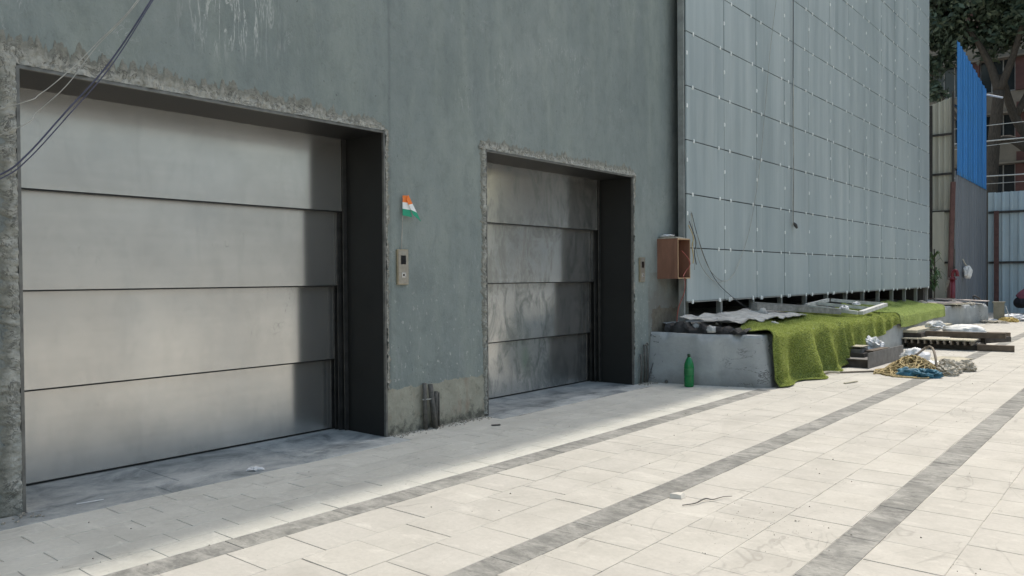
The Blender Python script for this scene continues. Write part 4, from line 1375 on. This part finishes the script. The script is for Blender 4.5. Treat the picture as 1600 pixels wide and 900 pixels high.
# timber stack
for nm, p0, p1, wd, h, mat, lab in (
    ('timber_beam', (-3.55, 15.55, 0.045), (-2.40, 15.55, 0.045), 0.5, 0.09, 'black_wood', 'dark shuttering panel at the bottom of the timber stack'),
    ('timber_beam', (-2.46, 15.30, 0.055), (-1.93, 15.36, 0.055), 0.10, 0.10, 'brown_wood', 'brown beam lying on the pavement at the right of the timber stack'),
    ('timber_beam', (-3.32, 15.62, 0.24), (-2.10, 15.70, 0.24), 0.10, 0.095, 'brown_wood', 'brown beam lying across the slatted panel'),
    ('timber_beam', (-2.95, 17.6, 0.12), (-2.30, 17.75, 0.12), 0.12, 0.10, 'brown_wood', 'rear brown beam sticking out behind the white sack'),
    ('timber_beam', (-2.45, 15.75, 0.14), (-2.15, 16.4, 0.14), 0.09, 0.09, 'black_wood', 'short dark beam end under the brown cross beam'),
    ('timber_plank', (-3.52, 15.25, 0.29), (-3.38, 17.5, 0.31), 0.28, 0.045, 'pale_wood', 'pale thick plank on the left end of the timber stack'),
    ('timber_beam', (-3.62, 15.5, 0.21), (-3.32, 15.5, 0.21), 0.45, 0.105, 'black_wood', 'dark block under the pale thick plank'),
    ('timber_beam', (-3.0, 16.6, 0.10), (-2.75, 17.5, 0.10), 0.25, 0.16, 'black_wood', 'dark block under the white sack')):
    tag(MB().beam(p0, p1, wd, h).build(nm, M[mat]), lab, 'timber')
pal = thing('slatted_panel', 'slatted shuttering panel with a pale top board in the timber stack', 'shuttering', (-3.6, 15.1, 0.0), 0.02)
MB().box(0.0, 1.13, 0.0, 0.42, 0.165, 0.185).build('top_board', M['pale_wood'], pal)
for k in range(11):
    MB().box(0.05 + 0.102 * k, 0.075 + 0.102 * k, 0.004, 0.40, 0.095, 0.164).build('batten', M['old_wood'], pal)
sk = link('white_sack', blob(0.36, 0.26, 0.125, 0.22, 1.6, 61, 4, 0.4), M['sack'], None, (-2.92, 16.75, 0.185), (0, 0, -0.1))
tag(sk, 'full white sack lying on the timber stack', 'sack')
tag(link('white_sack', blob(0.17, 0.16, 0.10, 0.4, 1.8, 63, 4, 0.4, True), M['sack'], None, (-3.28, 16.2, 0.30)), 'slack white sack end beside the pale plank', 'sack')

# sticks, stone, twig, scraps
tag(MB().tube(smooth_path([(-3.62, 9.78, 0.012), (-3.47, 10.2, 0.02), (-3.42, 10.55, 0.03), (-3.30, 10.7, 0.02)], 5), [0.016] * 16, 6).build('wood_strip', M['pale_wood']), 'thin pale strip of wood at the turf hem', 'wood strip')
tag(MB().beam((-3.33, 10.75, 0.012), (-2.98, 11.2, 0.012), 0.03, 0.02).build('wood_strip', M['old_wood']), 'weathered strip of wood under the steel channel front', 'wood strip')
tag(MB().beam((-2.95, 9.75, 0.008), (-2.88, 10.0, 0.012), 0.03, 0.012).build('wood_chip', M['pale_wood']), 'small cream wood chip in front of the turf', 'wood chip')
st = MB().poly([(-0.048, -0.022, 0), (0.022, -0.038, 0), (0.050, 0.006, 0), (0.008, 0.036, 0), (-0.044, 0.020, 0), (-0.040, -0.014, 0.026), (0.018, -0.026, 0.020), (0.034, 0.004, 0.031), (0.004, 0.024, 0.024), (-0.034, 0.012, 0.018)],
               [(0, 4, 3, 2, 1), (5, 6, 7), (5, 7, 8, 9), (0, 1, 6, 5), (1, 2, 7, 6), (2, 3, 8, 7), (3, 4, 9, 8), (4, 0, 5, 9)])
tag(st.build('stone_chip', M['stone'], None, False, (-2.205, 4.16, 0.002), (0, 0, 0.5)), 'white stone chip beside the second grey stripe', 'stone')
tag(MB().tube(smooth_path([(-2.10, 4.02, 0.006), (-2.055, 4.09, 0.010), (-2.04, 4.18, 0.018), (-2.01, 4.22, 0.010), (-1.985, 4.30, 0.012), (-1.955, 4.36, 0.008)], 5), [0.0042 - 0.003 * abs((q - 9) / 17) for q in range(26)], 5).build('twig', M['conduit']), 'thin dark twig lying near the white stone chip', 'twig')
tag(link('paper_scrap', blob(0.055, 0.03, 0.018, 0.6, 2.5, 71, 3, 0.3, True), M['plastic'], None, (-4.765, 2.985, 0.002), (0, 0, 1.0)), 'torn white paper scrap on the dark threshold of the first door', 'scrap')
tag(MB().beam((-4.86, 1.88, 0.006), (-4.83, 2.02, 0.006), 0.006, 0.004).build('straw', M['plastic']), 'white straw on the dark threshold near the left jamb', 'straw')
tag(MB().beam((-4.55, 5.18, 0.006), (-4.50, 5.24, 0.008), 0.035, 0.006).build('leaf_scrap', M['conduit']), 'dark scrap on the pavers between the two doors', 'scrap')
gr = MB()
rr_ = random.Random(9)
for k in range(900):
    u = rr_.random()
    if u < 0.38:
        y, x, s = rr_.uniform(4.32, 5.5), -4.91 + abs(rr_.gauss(0, 0.05)), rr_.uniform(0.003, 0.011)
    elif u < 0.5:
        y, x, s = rr_.uniform(8.2, 8.8), -4.9 + abs(rr_.gauss(0, 0.08)), rr_.uniform(0.004, 0.018)
    elif u < 0.62:
        y, x, s = rr_.gauss(4.02, 0.28), rr_.gauss(-1.6, 0.17), rr_.uniform(0.0012, 0.0035)
    elif u < 0.72:
        y, x, s = rr_.uniform(0.8, 1.7), -4.9 + abs(rr_.gauss(0, 0.08)), rr_.uniform(0.004, 0.016)
    else:
        y, x, s = rr_.uniform(1.2, 15), rr_.uniform(-4.6, -0.6), rr_.uniform(0.002, 0.007)
        if x < -3.5 and y > 8.6:
            continue
    gr.beam((x, y, s * 0.4), (x + rr_.uniform(-s, s), y + rr_.uniform(-s, s), s * 0.6), s, s * 0.7)
tag(gr.build('grit', simple('pale_grit', (0.30, 0.28, 0.24), 0.96, 0, 0.6, 90)), 'fine grit and crumbs scattered on the pavement', 'grit', kind='stuff')

# ================================================================== hoardings at the end of the yard


def corrugated(name_panel, root, p0, p1, z0, z1, mat, pitch=0.21, depth=0.03, sheet=0.84, zc=None):
    """row of separate profiled sheets from p0 to p1; z1/zc may be (left, right)"""
    p0, p1 = Vector((*p0, 0)), Vector((*p1, 0))
    d = p1 - p0
    L = d.length
    d.normalize()
    nrm = Vector((d.y, -d.x, 0))
    zz0 = z0 if isinstance(z0, tuple) else (z0, z0)
    zz1 = z1 if isinstance(z1, tuple) else (z1, z1)
    n = max(1, round(L / sheet))
    l = root.location
    for k in range(n):
        a, b2 = L * k / n, L * (k + 1) / n
        pr = []
        s = a
        while s < b2 - 1e-6:
            ph = (s % pitch) / pitch
            for f, o_ in ((0.0, 0), (0.62, 0), (0.70, 1), (0.90, 1)):
                t = s + f * pitch
                if t < b2:
                    pr.append((t, o_ * depth))
            s += pitch
        pr.append((b2 + 0.008, 0.0))
        mb = MB()
        off = 0.003 * (k % 2)
        for t, o_ in pr:
            q = p0 + d * t + nrm * (o_ + off)
            f = t / L
            mb.v.append((q.x - l.x, q.y - l.y, zz0[0] + (zz0[1] - zz0[0]) * f - l.z))
            mb.v.append((q.x - l.x, q.y - l.y, zz1[0] + (zz1[1] - zz1[0]) * f - l.z + 0.02 * (random.random() - 0.5)))
        for i in range(len(pr) - 1):
            mb.f.append((2 * i, 2 * i + 2, 2 * i + 3, 2 * i + 1))
        o = mb.build(name_panel, mat, root)
        md_ = o.modifiers.new('thick', 'SOLIDIFY')
        md_.thickness = 0.002


cf = thing('cream_hoarding', 'tall old cream corrugated sheet hoarding behind the clad wall corner', 'hoarding', (-5.5, 25.6, 0))
corrugated('corrugated_sheet', cf, (-7.2, 25.6), (-4.74, 25.6), 0.0, (5.72, 6.40), M['cream_sheet'], 0.145, 0.03, 0.62)
for z in (5.34, 4.20, 3.12, 1.64):
    wbuild(MB().beam((-7.2, 25.545, z - 0.02), (-4.74, 25.545, z), 0.04, 0.06), 'rail', M['dark_iron'], cf)
wbuild(MB().box(-5.33, -5.24, 25.44, 25.52, 0, 6.2), 'post', M['dark_iron'], cf)
wbuild(MB().box(-4.735, -4.69, 25.50, 25.58, 0, 6.55), 'post', M['dark_iron'], cf)
wbuild(MB().box(-5.22, -4.92, 25.40, 25.425, 0.3, 3.1), 'loose_sheet', M['cream_sheet'], cf)

bf = thing('blue_hoarding', 'high hoarding of bright blue sheet over slate grey sheet', 'hoarding', (-4.68, 28, 0))
corrugated('slate_sheet', bf, (-4.68, 25.66), (-4.68, 30.6), 0.0, (4.30, 4.20), M['slate_sheet'], 0.30, 0.03, 0.85)
corrugated('blue_sheet', bf, (-4.65, 25.75), (-4.65, 30.55), (4.18, 4.12), (8.05, 7.42), M['blue_sheet'], 0.30, 0.03, 0.85)
for z in (1.5, 3.8, 6.2):
    wbuild(MB().beam((-4.74, 25.7, z), (-4.74, 30.5, z), 0.06, 0.05), 'rail', M['dark_iron'], bf)
for y in (26.8, 28.6, 30.4):
    wbuild(MB().box(-4.84, -4.775, y, y + 0.07, 0, 7.3), 'post', M['dark_iron'], bf)
wbuild(MB().tube([(-4.62, 30.4, 7.28), (-4.15, 30.35, 7.10)], 0.03, 8), 'bracket', M['plastic'], bf)

gf = thing('grey_blue_hoarding', 'grey blue corrugated sheet hoarding closing the yard at the back', 'hoarding', (-3, 30.7, 0))
corrugated('corrugated_sheet', gf, (-4.62, 30.7), (18.9, 30.7), 0.0, 4.03, M['grey_blue_sheet'], 0.235, 0.03, 0.94)
for z in (3.36, 1.68):
    wbuild(MB().beam((-4.6, 30.635, z), (18.8, 30.635, z), 0.05, 0.075), 'rail', M['dark_iron'], gf)
for x in (-4.42, -2.2, 0.1, 2.4, 5.0, 8.0, 11.0, 14.0, 17.0):
    wbuild(MB().box(x, x + 0.13, 30.48, 30.60, 0, 3.4), 'post', M['rust_steel'], gf)

tag(MB().beam((-4.76, 25.20, 0.0), (-4.66, 25.25, 3.92), 0.14, 0.10).build('leaning_post', M['rust_steel']), 'red oxide steel post leaning against the cream hoarding edge', 'post')
hy = thing('fire_hydrant', 'red painted standpipe with a bent outlet in front of the hoardings', 'hydrant', (-4.62, 24.95, 0))
MB().tube([(0, 0, 0), (0, 0, 1.22)], 0.070, 14).build('standpipe', M['red_paint'], hy, True)
MB().tube(smooth_path([(0, 0, 1.2), (0.0, 0, 1.33), (0.05, 0, 1.40), (0.10, 0, 1.38), (0.12, 0, 1.29)], 6), 0.045, 12).build('outlet_bend', M['red_paint'], hy, True)
MB().lathe([(0.052, 0), (0.052, 0.04), (0.04, 0.05)], 12, (0.12, 0, 1.24)).build('outlet_cap', M['red_paint'], hy, True)
MB().lathe([(0.11, 0), (0.11, 0.03)], 14, (0, 0, 1.15)).build('collar', M['red_paint'], hy)
hb = thing('hanging_bag', 'white bag with a dingy face tied to the slate grey sheet', 'bag', (-4.55, 26.55, 1.45))
link('bag_body', blob(0.12, 0.15, 0.20, 0.25, 1.7, 81, 4, 0.9), M['sack'], hb, (0.03, 0.02, -0.28))
MB().tube(smooth_path([(-0.09, -0.06, 0.30), (-0.03, -0.03, 0.16), (0.02, 0.0, 0.08)], 5), 0.02, 6).build('bag_neck', M['dirty_cloth'], hb, True)
tag(MB().tube(smooth_path([(-4.74, 25.12, 1.2), (-4.80, 25.10, 1.0), (-4.72, 25.10, 1.15), (-4.66, 25.1, 1.3), (-4.78, 25.10, 0.95), (-4.82, 25.1, 0.78)], 6), 0.016, 6).build('rope_tie', M['dirty_cloth'], None, True), 'pale cloth strip tied round the leaning red oxide post', 'cloth strip')
ub = thing('utility_box', 'small khaki utility cabinet standing behind the low wall end', 'cabinet', (-3.52, 25.1, 0), 0.15)
MB().box(-0.13, 0.13, -0.1, 0.1, 0.0, 0.50).build('cabinet_body', M['util'], ub)
MB().box(-0.15, 0.15, -0.12, 0.12, 0.501, 0.54).build('cabinet_lid', M['util'], ub)
MB().box(-0.11, 0.10, -0.106, -0.101, 0.04, 0.42).build('cabinet_door', M['util'], ub)
tag(MB().tube(smooth_path([(-3.35, 25.0, 0.42), (-3.28, 24.95, 0.22), (-3.18, 24.8, 0.02)], 6), 0.012, 5).build('cable', M['wire_white'], None, True), 'pale cable dropping from the khaki cabinet to the ground', 'cable')
plant = thing('spiky_plant', 'spiky green plant growing at the far corner of the clad wall', 'plant', (-4.93, 24.2, 0.5))
pr_ = random.Random(3)
for k in range(44):
    a = pr_.uniform(0, 6.28)
    zb = pr_.uniform(0.3, 1.3)
    L = pr_.uniform(0.2, 0.42)
    x1, y1 = math.cos(a) * L, math.sin(a) * L
    mb = MB()
    sd_ = Vector((-math.sin(a), math.cos(a), 0)) * 0.022
    p = [Vector((0, 0, zb)), Vector((x1 * 0.55, y1 * 0.55, zb + 0.16)), Vector((x1, y1, zb + 0.10 * pr_.uniform(-1, 1.6)))]
    mb.poly([p[0] - sd_, p[0] + sd_, p[1] + sd_, p[1] - sd_, p[2]], [(0, 1, 2, 3), (3, 2, 4)])
    mb.build('leaf', M['plant_leaf'], plant)
MB().tube([(0, 0, 0), (0.02, 0, 0.8), (0, 0, 1.5)], 0.018, 6).build('stem', M['bark'], plant)

# litter by the crouching person
tag(link('white_bag', blob(0.42, 0.30, 0.13, 0.5, 2.2, 91, 4, 0.35, True), M['plastic'], None, (-3.2, 25.6, 0.0)), 'spread white plastic sheeting in front of the crouching person', 'plastic bag')
tag(link('yellow_foam', blob(0.24, 0.16, 0.09, 0.4, 2.4, 93, 4, 0.4, True), M['yellow_foam'], None, (-3.28, 24.9, 0.0)), 'dirty yellow foam block beside the white plastic sheeting', 'foam')
tag(link('white_bag', blob(0.20, 0.14, 0.05, 0.5, 2.2, 95, 4, 0.35, True), M['plastic'], None, (-3.65, 24.95, 0.0), ), 'small white bag scrap between the khaki cabinet and the foam', 'plastic bag')
tag(link('cloth_bundle', blob(0.35, 0.18, 0.05, 0.5, 2.4, 97, 4, 0.35, True), M['dirty_cloth'], None, (-3.55, 24.2, 0.0)), 'flat dusty rag on the pavement near the khaki cabinet', 'rag')

# ================================================================== crouching person at the right edge
person = thing('person', 'person crouching in dark trousers and a maroon shirt at the fence', 'person', (-3.24, 28.6, 0), 0.25)


def skin(name, joints, edges, mat, parent, sub=2):
    me = bpy.data.meshes.new(name)
    me.from_pydata([j[0] for j in joints], edges, [])
    o = link(name, me, mat, parent)
    m1 = o.modifiers.new('skin', 'SKIN')
    for i, j in enumerate(joints):
        r = j[1]
        me.skin_vertices[0].data[i].radius = (r, r) if not isinstance(r, tuple) else r
    me.skin_vertices[0].data[0].use_root = True
    m1.use_smooth_shade = True
    m2 = o.modifiers.new('sub', 'SUBSURF')
    m2.levels = m2.render_levels = sub
    return o


person.scale = (1.15, 1.15, 1.15)
# facing +X, deep squat, leaning forward, hands at the ground
J = [((-0.15, 0, 0.38), 0.07), ((-0.08, 0, 0.48), 0.08), ((0.06, 0, 0.58), 0.10), ((0.16, 0, 0.62), 0.09), ((0.24, 0, 0.66), 0.055), ((0.30, 0, 0.69), 0.075),
     ((-0.10, 0.11, 0.35), 0.06), ((0.24, 0.17, 0.42), 0.055), ((0.06, 0.15, 0.09), 0.042), ((0.20, 0.17, 0.03), 0.035),
     ((-0.10, -0.11, 0.35), 0.06), ((0.24, -0.17, 0.42), 0.055), ((0.06, -0.15, 0.09), 0.042), ((0.20, -0.17, 0.03), 0.035),
     ((0.15, 0.18, 0.58), 0.058), ((0.34, 0.22, 0.36), 0.042), ((0.46, 0.14, 0.16), 0.030), ((0.49, 0.13, 0.09), 0.028),
     ((0.15, -0.18, 0.58), 0.058), ((0.34, -0.22, 0.36), 0.042), ((0.46, -0.14, 0.16), 0.030), ((0.49, -0.13, 0.09), 0.028)]
E_ = [(0, 1), (1, 2), (2, 3), (3, 4), (4, 5), (0, 6), (6, 7), (7, 8), (8, 9), (0, 10), (10, 11), (11, 12), (12, 13), (3, 14), (14, 15), (15, 16), (16, 17), (3, 18), (18, 19), (19, 20), (20, 21)]
skin('body', J, E_, M['skin'], person)
tb = MB()
rump = blob(0.17, 0.20, 0.16, 0.03, 1.2, 3, 3, 0.9)
tb.poly([(v.co.x - 0.17, v.co.y, v.co.z + 0.215) for v in rump.vertices], [tuple(p.vertices) for p in rump.polygons])
for s_ in (-1, 1):
    path = smooth_path([(-0.20, 0.09 * s_, 0.35), (-0.02, 0.13 * s_, 0.38), (0.20, 0.17 * s_, 0.43), (0.25, 0.175 * s_, 0.40), (0.16, 0.165 * s_, 0.25), (0.06, 0.155 * s_, 0.07)], 6)
    n_ = len(path)
    tb.tube(path, [0.135 - 0.072 * min(1.0, q / (n_ * 0.8)) for q in range(n_)], 12)
tb.build('trousers', M['dark_cloth'], person, True)
sb = MB()
path = smooth_path([(-0.20, 0, 0.44), (-0.10, 0, 0.515), (0.03, 0, 0.60), (0.14, 0, 0.645), (0.21, 0, 0.665)], 6)
n_ = len(path)
sb.tube(path, [0.14 + 0.04 * math.sin(math.pi * min(1, q / (n_ - 1) * 1.15)) - 0.08 * max(0, q / (n_ - 1) - 0.7) / 0.3 for q in range(n_)], 16)
for s_ in (-1, 1):
    sb.tube(smooth_path([(0.12, 0.10 * s_, 0.63), (0.16, 0.18 * s_, 0.585), (0.23, 0.21 * s_, 0.49), (0.28, 0.215 * s_, 0.42)], 5), [0.09, 0.088, 0.086, 0.083, 0.08, 0.078, 0.075, 0.073, 0.072, 0.07, 0.068, 0.067, 0.066, 0.065, 0.065, 0.065], 12)
sb.build('shirt', M['maroon'], person, True)
hd = link('head', blob(0.088, 0.072, 0.11, 0.02, 1, 2, 3, 0.95), M['skin'], person, (0.36, 0, 0.64), (0, 0.5, 0))
link('hair', blob(0.092, 0.079, 0.085, 0.05, 2, 3, 3, 0.55), M['hair'], person, (0.345, 0, 0.72), (0, 0.3, 0))
for s_ in (-1, 1):
    link('ear', blob(0.018, 0.01, 0.025, 0.05, 1, 3, 2, 0.9), M['skin'], person, (0.37, 0.072 * s_, 0.715))
    link('shoe', blob(0.12, 0.045, 0.05, 0.05, 1, 4, 3, 0.5), M['dark_cloth'], person, (0.15, 0.16 * s_, 0.0))
    for f in range(4):
        MB().tube([(0.49, (0.115 + 0.014 * f) * s_, 0.085), (0.51 + 0.008 * f, (0.11 + 0.015 * f) * s_, 0.05), (0.515, (0.108 + 0.015 * f) * s_, 0.015)], [0.009, 0.008, 0.006], 6).build('finger', M['skin'], person, True)
    MB().tube([(0.475, 0.105 * s_, 0.10), (0.49, 0.08 * s_, 0.065), (0.505, 0.078 * s_, 0.035)], [0.011, 0.009, 0.007], 6).build('thumb', M['skin'], person, True)

# ================================================================== building behind, trees, wires
fb = thing('apartment_building', 'shaded beige apartment block with red brown piers behind the hoardings', 'building', (-6, 46, 0))
FY = 46.0
mb = MB()
mb.box(-20, 30, FY + 0.35, FY + 9, 0, 22)
wbuild(mb, 'wall', M['facade'], fb)
floors = [(5.3, 6.75), (7.9, 9.25), (10.4, 12.0), (13.2, 14.7), (2.6, 4.1), (16.0, 17.5)]
bay = 2.15
xs = [-16.2 + bay * k for k in range(21)]
for (z0, z1) in floors:
    # spandrel wall between window bands, standing proud
    wbuild(MB().box(-20, 30, FY, FY + 0.345, z1, z1 + 1.12), 'spandrel', M['facade'], fb)
    wbuild(MB().box(-20, 8, FY - 0.30, FY - 0.002, z1 + 0.02, z1 + 0.10), 'ledge', M['facade'], fb)
    for x in xs:
        wbuild(MB().box(x - 0.30, x + 0.30, FY - 0.06, FY + 0.34, z0 - 0.02 + (0.0), z1 - 0.004), 'pier', M['facade_red'], fb)
        if -11 < x < -3:
            wbuild(MB().box(x + 0.30, x + bay - 0.30, FY + 0.18, FY + 0.20, z0, z1), 'window', M['glass_dark'], fb)
            for f in (0.0, 0.33, 0.66, 1.0):
                xx = x + 0.33 + f * (bay - 0.66)
                wbuild(MB().box(xx - 0.025, xx + 0.025, FY + 0.13, FY + 0.178, z0 + 0.01, z1 - 0.01), 'window_bar', M['win_frame'], fb)
            wbuild(MB().box(x + 0.31, x + bay - 0.31, FY + 0.12, FY + 0.176, z0 + 0.004, z0 + 0.06), 'window_sill', M['win_frame'], fb)
for x in xs:
    wbuild(MB().box(x - 0.26, x + 0.26, FY - 0.04, FY - 0.001, 9.27, 9.8), 'pier', M['facade_red'], fb)
    wbuild(MB().box(x - 0.26, x + 0.26, FY - 0.04, FY - 0.001, 6.9, 7.35), 'pier', M['facade_red'], fb)


def tree(name, label, base, limbs, clumps, nleaf, seed, leaf=0.16, group=None):
    t = thing(name, label, 'tree', base, 0, group)
    tr = limbs[0]
    MB().tube(smooth_path([q[:3] for q in tr], 6), [tr[0][3] + (tr[-1][3] - tr[0][3]) * i / (6 * (len(tr) - 1)) for i in range(6 * (len(tr) - 1) + 1)], 10).build('trunk', M['bark'], t, True)
    for lb in limbs[1:]:
        n = 6 * (len(lb) - 1)
        MB().tube(smooth_path([q[:3] for q in lb], 6), [lb[0][3] + (lb[-1][3] - lb[0][3]) * i / n for i in range(n + 1)], 8).build('limb', M['bark'], t, True)
    rg = np.random.default_rng(seed)
    cl = np.array(clumps, float)
    wts = cl[:, 3] ** 2.2
    idx = rg.choice(len(cl), nleaf, p=wts / wts.sum())
    # sub-clumps so the crown has gaps and bunches
    sub = rg.normal(0, 1, (len(cl), 26, 3))
    sub /= np.linalg.norm(sub, axis=2, keepdims=True)
    sub *= rg.uniform(0.55, 1.0, (len(cl), 26, 1))
    si = rg.integers(0, 26, nleaf)
    c = cl[idx, :3] + sub[idx, si] * cl[idx, 3:4] + rg.normal(0, 1, (nleaf, 3)) * cl[idx, 3:4] * 0.16
    a = rg.normal(0, 1, (nleaf, 3))
    a /= np.linalg.norm(a, axis=1, keepdims=True)
    b2 = np.cross(a, rg.normal(0, 1, (nleaf, 3)))
    b2 /= np.linalg.norm(b2, axis=1, keepdims=True)
    L = leaf * rg.uniform(0.6, 1.3, (nleaf, 1))
    V = np.stack([c - a * L, c + b2 * L * 0.42, c + a * L, c - b2 * L * 0.42], 1)
    cr_ = fast_tris('crown', V, M['leaf'], t, np.clip(rg.normal(0.45, 0.25, nleaf), 0, 1))
    return t


tree('street_tree', 'large dark tree with forked limbs spreading over the blue hoarding', (-5.6, 36.5, 0),
     [[(0, 0, 0, 0.28), (0.15, 0, 3, 0.25), (0.25, 0.1, 6, 0.22), (0.45, 0.2, 8.6, 0.20)],
      [(0.45, 0.2, 8.6, 0.18), (0.1, 0.2, 9.8, 0.13), (-0.6, 0.0, 11.2, 0.08), (-1.8, -0.2, 12.5, 0.04)],
      [(0.45, 0.2, 8.6, 0.17), (0.9, 0.2, 9.8, 0.13), (1.3, 0, 11.2, 0.09), (1.7, 0, 12.8, 0.04)],
      [(0.25, 0.1, 6.2, 0.12), (-0.9, 0.2, 7.6, 0.09), (-1.9, 0.1, 9.2, 0.04)]],
     [(-2.2, 0, 12.2, 1.7), (-0.6, 0.5, 12.9, 1.8), (1.0, 0, 12.6, 1.7), (2.6, 0.3, 12.4, 1.8), (-2.6, 0.6, 10.2, 1.1), (-1.2, 0.5, 11.0, 1.0), (0.4, 0.5, 14.8, 2.0), (-2.0, 0, 15.0, 2.0), (2.6, 0, 14.8, 2.0), (0.5, 0.6, 11.2, 0.7), (2.4, 0.3, 10.7, 0.9), (-1.9, 0.2, 8.9, 0.55)],
     30000, 21)
tree('street_tree', 'leaning tree with an arched limb seen above the grey blue hoarding', (-2.6, 37.5, 0),
     [[(0, 0, 0, 0.26), (-0.5, 0, 3.5, 0.22), (-1.3, 0, 6.0, 0.20), (-2.1, 0, 7.6, 0.17), (-2.6, 0, 9.4, 0.14)],
      [(-1.7, 0, 6.3, 0.17), (-2.3, -0.1, 6.75, 0.15), (-3.0, -0.1, 6.6, 0.14), (-3.4, -0.1, 5.9, 0.12), (-3.55, 0, 5.0, 0.10)],
      [(-2.1, 0, 7.6, 0.14), (-1.3, 0, 9.4, 0.10), (-0.6, 0, 11.4, 0.05)]],
     [(-1.5, 0.3, 12.2, 1.7), (0.8, 0, 12.2, 2.0), (-0.2, 0.5, 14.5, 2.1), (-2.6, 0.3, 11.5, 1.2), (2.5, 0, 13, 2.0), (0.6, 0.2, 10.4, 1.0)],
     20000, 22)
first = [o for o in bpy.data.objects if o.name.startswith('street_tree')][0]
for x, y, rz, lab in ((5.5, 37.0, 1.9, 'unseen tree added far right to darken the second door reflection'), (11.5, 36.5, 4.0, 'unseen tree added at the far right corner for the door reflection')):
    c_ = first.copy()  # out-of-view copies, added so the second door reflects something dark
    C.objects.link(c_)
    c_.location = (x, y, 0)
    c_.rotation_euler = (0, 0, rz)
    c_.scale = (1.15, 1.15, 0.95)
    c_['label'] = lab
    for ch_ in first.children:
        d_ = ch_.copy()
        C.objects.link(d_)
        d_.parent = c_
for i, (z0, z1, y, r) in enumerate(((6.16, 6.12, 33.0, 0.022), (4.92, 4.80, 33.0, 0.022), (6.75, 6.8, 33.4, 0.012), (4.62, 4.66, 33.4, 0.010), (5.95, 6.3, 33.8, 0.010))):
    lab = ('uppermost thick white cable strung behind the hoardings', 'lower thick white cable strung just above the grey blue hoarding', 'thin topmost wire behind the hoardings', 'thin lowest wire just above the grey blue hoarding', 'thin slanting wire between the thick white cables')[i]
    tag(MB().tube([(-9, y, z0), (-4, y, (z0 + z1) / 2 - 0.04), (4, y, z1)], r, 5).build('street_cable', M['wire_white']), lab, 'cable')

# unseen building added across the yard for the steel doors to mirror
ob = thing('opposite_building', 'unseen pale building added across the yard for the door reflections', 'building', (19, 8, 0))
wbuild(MB().box(19, 27, -14, 30, -0.05, 8.5), 'wall', M['opp_wall'], ob)
